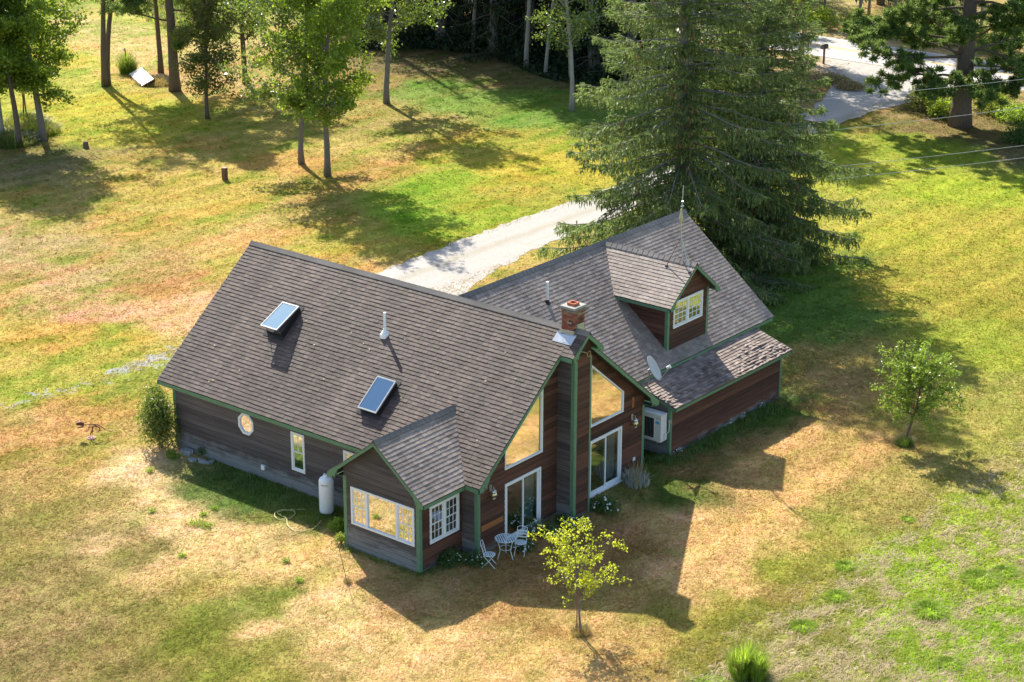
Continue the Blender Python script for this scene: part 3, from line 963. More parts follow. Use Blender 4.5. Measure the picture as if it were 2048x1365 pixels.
# soil pipes
for (x, y, z, lab) in ((7.95, 3.02, zA(3.02), 'white vent pipe with a wide collar'), (10.11, 9.57, 5.38, 'thin white vent pipe on the second wing')):
    mb = MB(); mb.tube([(x, y, z - .05), (x, y, z + .82)], 0.055, 12)
    p_ = mb.build('vent_pipe', MT['pvc'], HOUSE, smooth=False, label=lab)
    mb = MB()
    if x < 9: mb.lathe([(0.19, -0.13), (0.18, 0.0), (0.075, 0.14), (0.062, 0.2)], (x, y, z + .02), 16); mb.build('collar', MT['pvc'], p_)
    else: mb.lathe([(0.11, -0.1), (0.10, 0.0), (0.062, 0.1)], (x, y, z + .02), 16); mb.build('collar', MT['dark'], p_)
# small fittings on the walls
bar('vent_cover', PL, 4.60, 4.76, 0.38, 0.56, 0.02, 0.09, 'pvc', HOUSE, label='small white vent cover low on the long wall')
bar('outlet_cover', PG, 8.72, 8.84, 0.55, 0.67, 0.02, 0.06, 'pvc', HOUSE)
mb = MB(); mb.tube([(CHX + .03, 4.50, 6.16), (CHX + .10, 4.62, 6.13), (CHX + .12, 4.75, 6.06)] + [(CHX + .12, 4.86 + .09 * math.cos(a), 6.0 + .10 * math.sin(a)) for a in np.linspace(2.4, 8.4, 14)], 0.016, 6)
mb.build('hook_ornament', plain('brass', (0.35, 0.27, 0.14), 0.4, 0.7), HOUSE)

# ------------------------------------------------------------------ ground
def vnoise(x, y, seed=0):
    """smooth value noise on arrays"""
    xi, yi = np.floor(x).astype(np.int64), np.floor(y).astype(np.int64)
    fx, fy = x - xi, y - yi
    fx = fx * fx * (3 - 2 * fx); fy = fy * fy * (3 - 2 * fy)
    def h(a, b):
        n = (a * 374761393 + b * 668265263 + seed * 2147483647) & 0x7fffffff
        n = ((n ^ (n >> 13)) * 1274126177) & 0x7fffffff
        return ((n ^ (n >> 16)) & 0xffff) / 65535.0
    return (h(xi, yi) * (1 - fx) + h(xi + 1, yi) * fx) * (1 - fy) + (h(xi, yi + 1) * (1 - fx) + h(xi + 1, yi + 1) * fx) * fy


def fbm(x, y, seed=0, o=4):
    s, a, t = 0, 1.0, 0
    for i in range(o):
        s = s + a * vnoise(x * 2 ** i, y * 2 ** i, seed + i * 7); t += a; a *= 0.55
    return s / t


def lin(c):
    c = np.asarray(c, float) / 255.0
    return np.where(c <= 0.04045, c / 12.92, ((c + 0.055) / 1.055) ** 2.4)


# turf colours read off the lawn at places of the photograph (pixel -> ground position)
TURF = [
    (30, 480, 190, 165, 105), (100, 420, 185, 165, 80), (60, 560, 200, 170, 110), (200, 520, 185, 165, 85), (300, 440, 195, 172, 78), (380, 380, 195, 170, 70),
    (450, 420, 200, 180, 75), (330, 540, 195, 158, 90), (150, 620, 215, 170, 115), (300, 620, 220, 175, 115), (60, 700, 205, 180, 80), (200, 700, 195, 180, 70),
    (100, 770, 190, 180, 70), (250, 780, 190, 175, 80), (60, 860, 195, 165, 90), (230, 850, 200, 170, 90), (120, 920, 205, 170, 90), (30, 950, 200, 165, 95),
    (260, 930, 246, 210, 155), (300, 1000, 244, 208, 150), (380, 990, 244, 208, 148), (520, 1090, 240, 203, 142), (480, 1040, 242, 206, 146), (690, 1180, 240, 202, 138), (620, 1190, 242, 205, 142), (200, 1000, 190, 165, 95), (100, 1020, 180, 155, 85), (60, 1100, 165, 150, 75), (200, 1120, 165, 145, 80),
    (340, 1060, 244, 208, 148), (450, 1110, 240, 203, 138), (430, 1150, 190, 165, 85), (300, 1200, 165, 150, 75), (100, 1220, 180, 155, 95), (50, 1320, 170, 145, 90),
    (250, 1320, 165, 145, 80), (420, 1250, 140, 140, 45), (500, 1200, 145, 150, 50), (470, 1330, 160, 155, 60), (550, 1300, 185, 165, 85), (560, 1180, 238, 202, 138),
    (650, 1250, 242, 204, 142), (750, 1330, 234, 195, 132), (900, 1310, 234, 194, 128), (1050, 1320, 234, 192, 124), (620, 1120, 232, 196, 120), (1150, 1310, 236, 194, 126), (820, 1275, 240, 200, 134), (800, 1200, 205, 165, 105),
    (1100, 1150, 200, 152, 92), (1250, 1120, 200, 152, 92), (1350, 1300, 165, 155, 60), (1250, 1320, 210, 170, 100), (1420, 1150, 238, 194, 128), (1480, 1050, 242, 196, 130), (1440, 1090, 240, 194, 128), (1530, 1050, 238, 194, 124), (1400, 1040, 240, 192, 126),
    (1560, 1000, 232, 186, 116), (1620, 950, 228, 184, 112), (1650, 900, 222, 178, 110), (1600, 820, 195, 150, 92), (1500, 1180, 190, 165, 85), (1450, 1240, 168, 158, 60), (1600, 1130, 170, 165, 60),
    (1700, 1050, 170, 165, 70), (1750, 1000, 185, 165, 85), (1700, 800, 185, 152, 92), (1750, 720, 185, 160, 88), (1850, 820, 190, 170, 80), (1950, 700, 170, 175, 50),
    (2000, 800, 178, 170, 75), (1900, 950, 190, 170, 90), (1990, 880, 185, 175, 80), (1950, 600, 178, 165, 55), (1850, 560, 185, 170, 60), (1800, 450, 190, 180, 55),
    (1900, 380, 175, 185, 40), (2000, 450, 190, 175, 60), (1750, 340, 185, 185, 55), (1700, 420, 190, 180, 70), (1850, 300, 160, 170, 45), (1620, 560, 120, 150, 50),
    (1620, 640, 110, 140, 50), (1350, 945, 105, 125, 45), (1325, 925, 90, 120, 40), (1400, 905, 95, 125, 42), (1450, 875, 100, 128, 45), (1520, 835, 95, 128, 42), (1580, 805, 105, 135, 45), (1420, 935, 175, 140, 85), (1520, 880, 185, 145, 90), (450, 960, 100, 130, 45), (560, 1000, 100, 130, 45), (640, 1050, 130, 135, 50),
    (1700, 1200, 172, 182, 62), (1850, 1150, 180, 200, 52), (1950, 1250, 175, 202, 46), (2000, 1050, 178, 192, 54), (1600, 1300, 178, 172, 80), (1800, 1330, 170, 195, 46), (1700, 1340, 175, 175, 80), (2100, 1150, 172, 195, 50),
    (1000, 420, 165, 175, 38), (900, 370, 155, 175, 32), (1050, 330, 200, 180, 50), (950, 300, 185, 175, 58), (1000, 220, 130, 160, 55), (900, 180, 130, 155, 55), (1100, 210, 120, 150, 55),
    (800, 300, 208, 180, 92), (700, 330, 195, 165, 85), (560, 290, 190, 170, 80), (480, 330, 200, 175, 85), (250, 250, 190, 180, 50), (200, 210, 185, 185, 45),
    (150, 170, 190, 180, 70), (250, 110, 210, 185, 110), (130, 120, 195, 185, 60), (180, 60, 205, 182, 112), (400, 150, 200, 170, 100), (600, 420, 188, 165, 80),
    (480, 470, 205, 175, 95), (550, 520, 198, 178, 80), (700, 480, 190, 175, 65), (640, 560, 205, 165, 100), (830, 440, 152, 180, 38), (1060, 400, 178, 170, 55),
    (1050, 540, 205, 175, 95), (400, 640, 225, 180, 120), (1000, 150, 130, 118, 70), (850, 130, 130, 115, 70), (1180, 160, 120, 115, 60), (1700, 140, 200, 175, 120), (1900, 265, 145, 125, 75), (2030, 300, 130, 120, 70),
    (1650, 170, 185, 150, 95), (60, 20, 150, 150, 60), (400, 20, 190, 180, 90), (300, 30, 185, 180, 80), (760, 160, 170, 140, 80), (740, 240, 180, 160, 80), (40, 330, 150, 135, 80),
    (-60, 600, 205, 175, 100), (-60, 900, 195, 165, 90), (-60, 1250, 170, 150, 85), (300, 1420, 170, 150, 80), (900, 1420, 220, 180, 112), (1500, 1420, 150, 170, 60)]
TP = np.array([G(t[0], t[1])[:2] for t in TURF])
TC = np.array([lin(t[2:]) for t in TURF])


def axis(segs):
    out = []
    for a, b, n in segs: out.append(np.linspace(a, b, n, endpoint=False))
    return np.concatenate(out + [[segs[-1][1]]])


xs = axis([(-1500, -300, 6), (-300, -95, 12), (-95, -45, 90), (-45, 36, 290), (36, 60, 16), (60, 300, 8), (300, 1500, 5)])
ys = axis([(-1500, -300, 5), (-300, -30, 10), (-30, -18, 14), (-18, 50, 250), (50, 112, 110), (112, 300, 10), (300, 1500, 5)])
XX, YY = np.meshgrid(xs, ys, indexing='xy')
X, Y = XX.ravel(), YY.ravel()
wx = X + (fbm(X * 0.35, Y * 0.35, 3) - 0.5) * 5.0 + (fbm(X * 1.3, Y * 1.3, 13) - 0.5) * 1.6
wy = Y + (fbm(X * 0.35 + 40, Y * 0.35, 5) - 0.5) * 5.0 + (fbm(X * 1.3 + 9, Y * 1.3, 15) - 0.5) * 1.6
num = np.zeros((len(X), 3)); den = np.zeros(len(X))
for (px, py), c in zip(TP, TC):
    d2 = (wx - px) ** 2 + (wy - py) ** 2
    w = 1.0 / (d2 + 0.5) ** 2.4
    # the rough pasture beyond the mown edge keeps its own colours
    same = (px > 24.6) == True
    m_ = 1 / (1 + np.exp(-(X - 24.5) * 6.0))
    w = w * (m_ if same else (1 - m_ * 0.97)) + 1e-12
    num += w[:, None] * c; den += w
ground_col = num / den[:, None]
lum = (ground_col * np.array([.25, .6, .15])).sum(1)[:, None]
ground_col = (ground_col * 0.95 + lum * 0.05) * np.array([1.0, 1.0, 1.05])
# patches where the turf has stayed green or burnt to straw
pn = fbm(X * .55, Y * .38, 201, 5); pq = fbm(X * .16 + 7, Y * .13, 211, 4); pr_ = fbm(X * 1.7, Y * 1.1, 221, 3)
lf = 1 / (1 + np.exp((X + 1.5) * .9)); amp = (.26 + .66 * lf)[:, None]
mixn = fbm(X * .75, Y * .34 + X * .1, 231, 5) * .65 + pr_ * .35
g_ = np.clip((mixn - .545) * 16, 0, 1)[:, None] * amp; d_ = np.clip((.465 - mixn) * 16, 0, 1)[:, None] * amp
o_ = np.clip((fbm(X * .5 + 31, Y * .22, 241, 4) - .55) * 12, 0, 1)[:, None] * amp * lf[:, None]
ground_col = ground_col * (1 - g_) + g_ * ground_col * np.array([.66, .88, .50])
ground_col = ground_col * (1 - d_) + d_ * ground_col * np.array([1.16, 1.12, 1.38])
ground_col = ground_col * (1 - .7 * o_) + .7 * o_ * ground_col * np.array([1.12, .86, .84])
strp = np.sin((X + .9 * fbm(X * .3, Y * .12, 251, 3)) * 2.5 + 1.2 * fbm(Y * .08, X * .05, 255, 2)) * np.clip((X + 4) / 5, 0, 1) * (X < 24.5)
ground_col = ground_col * (1 + .075 * strp)[:, None] * (1 + strp[:, None] * np.array([[.03, 0, .05]]))
past = 1 / (1 + np.exp(-(X - 24.5 + (fbm(X * .8, Y * .8, 77) - .5) * 1.2) * 3.5)) * (Y < 60) * (Y > -40)
grav = np.zeros(len(X))
# gravel track worn through the turf in front of the far gable, broken up by grass
tx = -7.9 + 0.5 * np.sin(Y * 0.35)
grav = np.exp(-((X - tx) / 1.8) ** 2) * (Y < 16) * np.clip((Y + 9) / 4, 0, 1) * np.clip(0.72 + (Y + 3) * 0.05, 0, 1.15)
dirt = np.exp(-(((X + 10.5) / 7.5) ** 2 + ((Y - 73.4) / 2.2) ** 2)) * 1.3
zone = np.stack([past, np.clip(grav, 0, 1), np.clip(dirt, 0, 1), np.ones(len(X))], 1)
V = np.stack([X, Y, np.zeros(len(X))], 1)
nx, ny = len(xs), len(ys)
ii, jj = np.meshgrid(np.arange(nx - 1), np.arange(ny - 1), indexing='xy')
q0 = (jj * nx + ii).ravel()
F = np.stack([q0, q0 + 1, q0 + nx + 1, q0 + nx], 1)


def turf_color(nt, base, zone_sep, P):
    """adds fine straw / blade variation to the turf colour; P is the world position"""
    sx, sy = node(nt, 'ShaderNodeSeparateXYZ', {0: P}).outputs[0:2]
    n1 = noise(nt, P, 0.9, 5, 0.62, 0.4)
    n2 = noise(nt, node(nt, 'ShaderNodeVectorMath', {0: P, 1: (4.4, 2.2, 3)}, operation='MULTIPLY').outputs[0], 1.0, 5, 0.68, 0.6)
    n3 = noise(nt, node(nt, 'ShaderNodeVectorMath', {0: P, 1: (27, 7, 9)}, operation='MULTIPLY').outputs[0], 1.0, 4, 0.75, 1.0)
    n4 = noise(nt, node(nt, 'ShaderNodeVectorMath', {0: P, 1: (1.0, 1.0, 1)}, operation='MULTIPLY').outputs[0], 0.32, 3, 0.5)
    # greener and drier patches
    green = node(nt, 'ShaderNodeVectorMath', {0: base, 1: (0.76, 0.92, 0.64)}, operation='MULTIPLY').outputs[0]
    dry = node(nt, 'ShaderNodeVectorMath', {0: base, 1: (1.10, 1.03, 1.16)}, operation='MULTIPLY').outputs[0]
    f = mth(nt, 'MULTIPLY_ADD', mth(nt, 'ADD', mth(nt, 'MULTIPLY', n1, 0.55), mth(nt, 'MULTIPLY', n2, 0.45)), 5.0, -2.0, clamp=True)
    col = mix(nt, f, green, dry)
    rust = mth(nt, 'MULTIPLY', mth(nt, 'SUBTRACT', n4, 0.57, clamp=True), 4.0, clamp=True)
    col = mix(nt, mth(nt, 'MULTIPLY', rust, 0.15), col, node(nt, 'ShaderNodeVectorMath', {0: base, 1: (1.15, 0.80, 0.75)}, operation='MULTIPLY').outputs[0])
    # mower passes run along y
    st = mth(nt, 'SINE', mth(nt, 'MULTIPLY', mth(nt, 'ADD', sx, mth(nt, 'MULTIPLY', n1, 1.1)), 4.6))
    col = node(nt, 'ShaderNodeVectorMath', {0: col, 3: mth(nt, 'MULTIPLY_ADD', st, 0.085, 1.0)}, operation='SCALE').outputs[0]
    # clumps of cut straw on the pasture
    p_ = zone_sep.outputs[0]
    sv = noise(nt, node(nt, 'ShaderNodeVectorMath', {0: P, 1: (2.6, 1.7, 1)}, operation='MULTIPLY').outputs[0], 1.0, 7, 0.72, 0.9)
    sf = mth(nt, 'MULTIPLY', mth(nt, 'MULTIPLY', mth(nt, 'SUBTRACT', sv, 0.52, clamp=True), 20.0, clamp=True), p_)
    col = mix(nt, mth(nt, 'MULTIPLY', sf, 0.9), col, (0.52, 0.42, 0.27))
    k = mth(nt, 'MULTIPLY_ADD', n3, 1.5, 0.27)
    col = node(nt, 'ShaderNodeVectorMath', {0: col, 3: k}, operation='SCALE').outputs[0]
    return col, n3, sf


TURF_K = 0.70
m, nt, b = newmat('turf')
at = node(nt, 'ShaderNodeAttribute', attribute_name='tint')
az = node(nt, 'ShaderNodeAttribute', attribute_name='zone')
zsep = node(nt, 'ShaderNodeSeparateXYZ', {0: az.outputs['Vector']})
gp = node(nt, 'ShaderNodeNewGeometry').outputs['Position']
base = node(nt, 'ShaderNodeVectorMath', {0: at.outputs['Vector'], 3: TURF_K}, operation='SCALE').outputs[0]
col, fine, sf = turf_color(nt, base, zsep, gp)
gn = noise(nt, gp, 1.1, 7, 0.72, 0.6)
gf = mth(nt, 'MULTIPLY', mth(nt, 'SUBTRACT', mth(nt, 'ADD', gn, mth(nt, 'MULTIPLY', zsep.outputs[1], 0.36)), 0.84, clamp=True), 11.0, clamp=True)
stone = noise(nt, gp, 24, 3, 0.8)
col = mix(nt, gf, col, ramp(nt, stone, [(0.3, (0.16, 0.17, 0.18)), (0.55, (0.38, 0.38, 0.38)), (0.75, (0.6, 0.58, 0.55))]))
df = mth(nt, 'MULTIPLY', mth(nt, 'SUBTRACT', mth(nt, 'ADD', gn, zsep.outputs[2]), 0.9, clamp=True), 6.0, clamp=True)
col = mix(nt, df, col, (0.42, 0.33, 0.25))
nt.links.new(col, b.inputs['Base Color'])
b.inputs['Roughness'].default_value = 0.95
b.inputs['Specular IOR Level'].default_value = 0.08
hgt = mth(nt, 'ADD', mth(nt, 'MULTIPLY', fine, 0.6), mth(nt, 'MULTIPLY', noise(nt, gp, 6, 5, 0.7), 0.8))
hgt = mth(nt, 'ADD', hgt, mth(nt, 'MULTIPLY', sf, 0.9))
bump(nt, b, hgt, 0.9, 0.11)
MT['turf'] = m
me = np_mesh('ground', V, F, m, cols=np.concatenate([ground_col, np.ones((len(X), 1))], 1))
za = me.color_attributes.new('zone', 'FLOAT_COLOR', 'POINT')
za.data.foreach_set('color', zone.astype(np.float32).ravel())
ground = link('ground', me, kind='structure')

# driveway: loose gravel, straight behind the house and out to the road
m, nt, b = newmat('gravel')
gp = node(nt, 'ShaderNodeNewGeometry').outputs['Position']
a1 = noise(nt, gp, 18, 5, 0.8); a2 = noise(nt, node(nt, 'ShaderNodeVectorMath', {0: gp, 1: (1.1, 0.10, 1)}, operation='MULTIPLY').outputs[0], 1.0, 4, 0.6)
a3 = noise(nt, gp, 0.8, 5, 0.6)
col = ramp(nt, a1, [(0.25, (0.20, 0.185, 0.17)), (0.5, (0.35, 0.33, 0.305)), (0.75, (0.52, 0.49, 0.455))])
col = mix(nt, mth(nt, 'MULTIPLY', mth(nt, 'SUBTRACT', a2, 0.45, clamp=True), 2.2, clamp=True), col, (0.46, 0.42, 0.375))
col = mix(nt, mth(nt, 'MULTIPLY', mth(nt, 'SUBTRACT', a3, 0.58, clamp=True), 4.0, clamp=True), col, (0.36, 0.29, 0.20))
dx_ = node(nt, 'ShaderNodeSeparateXYZ', {0: gp}).outputs[0]
hump = mth(nt, 'SUBTRACT', 1.0, mth(nt, 'MULTIPLY', mth(nt, 'ABSOLUTE', mth(nt, 'ADD', mth(nt, 'MULTIPLY_ADD', a3, 0.8, dx_), 6.5)), 2.0), clamp=True)
col = mix(nt, mth(nt, 'MULTIPLY', mth(nt, 'MULTIPLY', hump, a2), 0.9, clamp=True), col, (0.24, 0.215, 0.13))
nt.links.new(col, b.inputs['Base Color']); b.inputs['Roughness'].default_value = 0.95; b.inputs['Specular IOR Level'].default_value = 0.1
bump(nt, b, a1, 0.5, 0.05)
MT['gravel'] = m


def strip(name, left, right, z, mat, wob=0.25, n=160, seed=0, kind='structure'):
    """ragged-edged band between two polylines parametrised by y"""
    left, right = np.array(left), np.array(right)
    t = np.linspace(0, 1, n)
    def samp(p):
        s = np.linspace(0, 1, len(p)); return np.stack([np.interp(t, s, p[:, 0]), np.interp(t, s, p[:, 1])], 1)
    a, c = samp(left), samp(right)
    a[:, 0] += (fbm(a[:, 1] * 1.1, a[:, 1] * 0 + 3, seed, 5) - .5) * 2 * wob; c[:, 0] += (fbm(c[:, 1] * 1.1, c[:, 1] * 0 + 8, seed + 1, 5) - .5) * 2 * wob
    cols = [a + (c - a) * s for s in (0, .33, .66, 1)]
    Vv = np.concatenate([np.concatenate([q, np.full((n, 1), z)], 1) for q in cols])
    Ff = [(k * n + i, (k + 1) * n + i, (k + 1) * n + i + 1, k * n + i + 1) for k in range(3) for i in range(n - 1)]
    me = np_mesh(name, Vv, np.array(Ff), mat)
    return link(name, me, kind=kind)


strip('driveway', [(-8.6, 9.5), (-8.3, 20), (-8.8, 28), (-8.7, 34), (-8.9, 48), (-9.6, 62), (-12.4, 70), (-17.5, 75.9)],
      [(-3.6, 9.5), (-3.2, 20), (-4.8, 26.5), (-5.1, 30), (-5.6, 48), (-6.6, 62), (-5.9, 70), (-1.5, 75.9)], 0.012, MT['gravel'], 0.45)
# road
m, nt, b = newmat('asphalt')
gp = node(nt, 'ShaderNodeNewGeometry').outputs['Position']
a1 = noise(nt, gp, 40, 3, 0.8); a2 = noise(nt, node(nt, 'ShaderNodeVectorMath', {0: gp, 1: (0.06, 1.2, 1)}, operation='MULTIPLY').outputs[0], 1.0, 4, 0.6)
col = mix(nt, a1, (0.25, 0.235, 0.23), (0.37, 0.35, 0.345)); col = mix(nt, mth(nt, 'MULTIPLY', a2, 0.5), col, (0.42, 0.40, 0.39))
nt.links.new(col, b.inputs['Base Color']); b.inputs['Roughness'].default_value = 0.8
MT['asphalt'] = m
mb = MB(); mb.add([(-160, 76.0, .018), (140, 76.0, .018), (140, 82.2, .018), (-160, 82.2, .018)], [(0, 1, 2, 3)]); road = mb.build('road', m, kind='structure')
my, mw = plain('yellow_road_paint', (0.55, 0.38, 0.05), 0.7, var=0.3), plain('white_road_paint', (0.7, 0.7, 0.68), 0.7, var=0.2)
for nm, y, w, mm in (('centre_line', 78.98, 0.12, my), ('centre_line', 79.25, 0.12, my), ('edge_line', 76.35, 0.12, mw), ('edge_line', 81.85, 0.12, mw)):
    mb = MB(); mb.add([(-160, y, .023), (140, y, .023), (140, y + w, .023), (-160, y + w, .023)], [(0, 1, 2, 3)]); mb.build(nm, mm, road)
mb = MB()

# ------------------------------------------------------------------ vegetation generators
def unit(v): return v / (np.linalg.norm(v, axis=-1, keepdims=True) + 1e-9)


def leaf_quads(C, size, rg, asp=0.55, D=None, spread=1.0):
    """one pointed blade (4 corners) per centre"""
    n = len(C)
    d = unit(rg.normal(size=(n, 3))) if D is None else unit(D + spread * rg.normal(size=(n, 3)))
    w = unit(np.cross(d, unit(rg.normal(size=(n, 3)))))
    l = (size * (0.7 + 0.6 * rg.random(n)))[:, None] if np.ndim(size) == 0 else (size * (0.8 + 0.4 * rg.random(n)))[:, None]
    nn = np.cross(d, w)
    V = np.stack([C - d * l * .5, C + w * l * asp * .5 + nn * l * .08, C + d * l * .5, C - w * l * asp * .5 + nn * l * .08], 1).reshape(-1, 3)
    F = np.arange(4 * n).reshape(-1, 4)
    return V, F


def bark(name, col, var=0.35, sc=(14, 14, 3)):
    m, nt, b = newmat(name)
    n_ = noise(nt, pos(nt, sc, obj=True), 1.0, 5, 0.7)
    cc = node(nt, 'ShaderNodeVectorMath', {0: col, 3: mth(nt, 'MULTIPLY_ADD', n_, 2 * var + .5, 0.75 - var)}, operation='SCALE')
    nt.links.new(cc.outputs[0], b.inputs['Base Color']); b.inputs['Roughness'].default_value = 0.9; b.inputs['Specular IOR Level'].default_value = 0.15
    bump(nt, b, n_, 0.6, 0.03)
    return m


MT['bark_grey'] = bark('grey_bark', (0.17, 0.155, 0.14))
MT['bark_pale'] = bark('pale_bark', (0.30, 0.28, 0.25))
MT['bark_brown'] = bark('brown_bark', (0.13, 0.10, 0.08))
MT['leaf_mid'] = leafmat('mid_green_leaves', (0.06, 0.12, 0.015), (0.13, 0.22, 0.025), (0.26, 0.34, 0.05), 0.5, tcol=(0.48, 0.62, 0.04))
MT['leaf_gloss'] = leafmat('glossy_leaves', (0.06, 0.10, 0.025), (0.12, 0.18, 0.04), (0.24, 0.28, 0.11), 0.42, 0.22, 0.9)
MT['leaf_yel'] = leafmat('yellow_green_leaves', (0.10, 0.16, 0.02), (0.18, 0.25, 0.03), (0.30, 0.34, 0.06), 0.5, tcol=(0.45, 0.52, 0.05))
MT['leaf_young'] = leafmat('young_yellow_leaves', (0.15, 0.22, 0.015), (0.28, 0.35, 0.03), (0.48, 0.50, 0.06), 0.55, tcol=(0.75, 0.78, 0.05))
MT['leaf_apple'] = leafmat('apple_leaves', (0.10, 0.17, 0.02), (0.20, 0.29, 0.045), (0.36, 0.42, 0.10), 0.5, 0.35, 0.5)
MT['leaf_olive'] = leafmat('olive_leaves', (0.045, 0.055, 0.018), (0.075, 0.085, 0.025), (0.13, 0.11, 0.04), 0.4)
MT['leaf_rhodo'] = leafmat('rhododendron_leaves', (0.07, 0.12, 0.025), (0.14, 0.20, 0.04), (0.32, 0.30, 0.09), 0.35, 0.45, 0.35)
MT['needle'] = leafmat('spruce_needles', (0.06, 0.108, 0.038), (0.135, 0.195, 0.062), (0.29, 0.34, 0.125), 0.36, 0.6, 0.25, (0.28, 0.38, 0.08))
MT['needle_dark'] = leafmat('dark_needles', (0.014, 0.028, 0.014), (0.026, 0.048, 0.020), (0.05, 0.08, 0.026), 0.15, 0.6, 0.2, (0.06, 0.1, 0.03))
MT['needle_pine'] = leafmat('pine_needles', (0.06, 0.13, 0.04), (0.13, 0.22, 0.055), (0.25, 0.33, 0.08), 0.45, 0.5, 0.3, (0.22, 0.30, 0.05))
MT['cone'] = plain('cone_scales', (0.24, 0.13, 0.075), 0.8, var=0.3, obj=True)
MT['herb'] = leafmat('dark_herbs', (0.035, 0.080, 0.025), (0.065, 0.13, 0.036), (0.11, 0.18, 0.05), 0.35)
MT['herb_lt'] = leafmat('bright_herbs', (0.08, 0.16, 0.02), (0.15, 0.26, 0.03), (0.25, 0.36, 0.06), 0.55, tcol=(0.45, 0.62, 0.06))
MT['tuft'] = leafmat('fresh_grass', (0.16, 0.28, 0.03), (0.24, 0.38, 0.04), (0.34, 0.46, 0.07), 0.6, 0.8, 0.1, tcol=(0.6, 0.8, 0.08))
MT['herb_mid'] = leafmat('shade_grass', (0.07, 0.15, 0.035), (0.13, 0.22, 0.05), (0.22, 0.28, 0.08), 0.5, tcol=(0.2, 0.3, 0.05))
MT['straw'] = leafmat('dry_stems', (0.20, 0.16, 0.07), (0.32, 0.25, 0.11), (0.42, 0.34, 0.17), 0.3, tcol=(0.5, 0.38, 0.1))
MT['silver'] = leafmat('silver_leaves', (0.38, 0.42, 0.40), (0.50, 0.54, 0.51), (0.62, 0.65, 0.60), 0.2, tcol=(0.4, 0.42, 0.3))
MT['petal'] = leafmat('white_petals', (0.6, 0.58, 0.56), (0.75, 0.72, 0.72), (0.8, 0.78, 0.75), 0.2, tcol=(0.8, 0.8, 0.7))
MT['goldenrod'] = leafmat('goldenrod_flowers', (0.35, 0.28, 0.03), (0.5, 0.40, 0.04), (0.6, 0.48, 0.06), 0.3, tcol=(0.6, 0.5, 0.05))


def curve(p0, d0, L, n, rg, wob=0.12, up=0.0, droop=0.0):
    """wandering path; returns n+1 points"""
    p = np.array(p0, float); d = unit(np.array(d0, float)); out = [p.copy()]
    for i in range(n):
        d = unit(d + rg.normal(0, wob, 3) + np.array([0, 0, up - droop * (i / n)]))
        p = p + d * (L / n); out.append(p.copy())
    return out


def tree_things(name, label, cat='tree', group=None):
    return thing(name, (0, 0, 0), label, cat, group)


def put(root, xy, rz=0.0, sc=1.0):
    root.location = (xy[0], xy[1], 0); root.rotation_euler = (0, 0, rz)
    root.scale = (sc, sc, sc) if not hasattr(sc, '__len__') else sc
    return root


def broadleaf(name, label, h, cb, R, seed, leaf='leaf_mid', barkm='bark_grey', r0=0.2, nleaf=12000, ls=0.15, nlimb=26, rise=0.9, prof=None, stems=1, group=None,
              clump=0.42, lean=(0, 0), fork=0.0):
    """tapered trunk with limbs; leaf-sized blades gathered in clumps along the limbs"""
    rg = np.random.default_rng(seed)
    root = tree_things(name, label, group=group)
    prof = prof or (lambda s: math.sin(math.pi * min(1, 0.18 + 0.80 * s)) ** 0.8)
    mbt = MB(); cl = []
    r0 = r0 * .8
    for st in range(stems):
        a0 = rg.random() * 6.28
        base = np.array([0, 0, -0.05]) + (np.array([math.cos(a0), math.sin(a0), 0]) * 0.22 * (stems > 1))
        d0 = np.array([lean[0], lean[1], 1.0]) + (np.array([math.cos(a0), math.sin(a0), 0]) * fork * (stems > 1))
        n = 14
        tp = curve(base, d0, h * (1 - .12 * st), n, rg, 0.035, 0.03)
        rr = [r0 * (1.25 if i == 0 else 1) * (1 - 0.93 * (i / n) ** 0.9) + 0.012 for i in range(n + 1)]
        mbt.tube(tp, rr, 10)
        for k in range(nlimb):
            s = (k + rg.random()) / nlimb
            z = (cb + (h * (1 - .12 * st) - cb) * s * 0.96) / (h * (1 - .12 * st)) * n
            i = min(int(z), n - 1); p = tp[i] + (tp[i + 1] - tp[i]) * (z - i)
            az = k * 2.399 + rg.random() * 0.9
            L = R * prof(s) * (0.7 + 0.5 * rg.random())
            e = rise * (0.55 + 0.6 * s) * (0.7 + 0.6 * rg.random())
            pth = curve(p, (math.cos(az), math.sin(az), e), L * math.sqrt(1 + e * e) * .8, 6, rg, 0.16, 0.03)
            rl = max(0.012, rr[i] * 0.42)
            mbt.tube(pth, [rl * (1 - .85 * j / 6) for j in range(7)], 5, cap=False)
            for j in (2, 3, 4, 5, 6):
                cl.append((pth[j], clump * (0.65 + 0.5 * rg.random()) * (1.15 - .1 * j), 1.0))
                if rg.random() < 0.75:
                    b2 = curve(pth[j], unit(pth[j] - pth[j - 1]) + rg.normal(0, .8, 3), L * 0.3 + .25, 3, rg, .2)
                    mbt.tube(b2, [rl * .3, rl * .22, rl * .15, .004], 4, cap=False)
                    for q in b2[1:]: cl.append((q, clump * 0.8 * (0.5 + rg.random()), 0.8))
    mbt.build('trunk', MT[barkm], root, smooth=True, local=True)
    P = np.array([c[0] for c in cl]); sg = np.array([c[1] for c in cl]); wt = sg ** 2 * np.array([c[2] for c in cl])
    idx = rg.choice(len(cl), nleaf, p=wt / wt.sum())
    off = rg.normal(size=(nleaf, 3)) * np.array([1, 1, 0.75])
    C = P[idx] + off * sg[idx][:, None] * 0.75
    V, F = leaf_quads(C, ls, rg, 0.62)
    link('crown', np_mesh('crown', V, F, MT[leaf]), root, local=True)
    return root


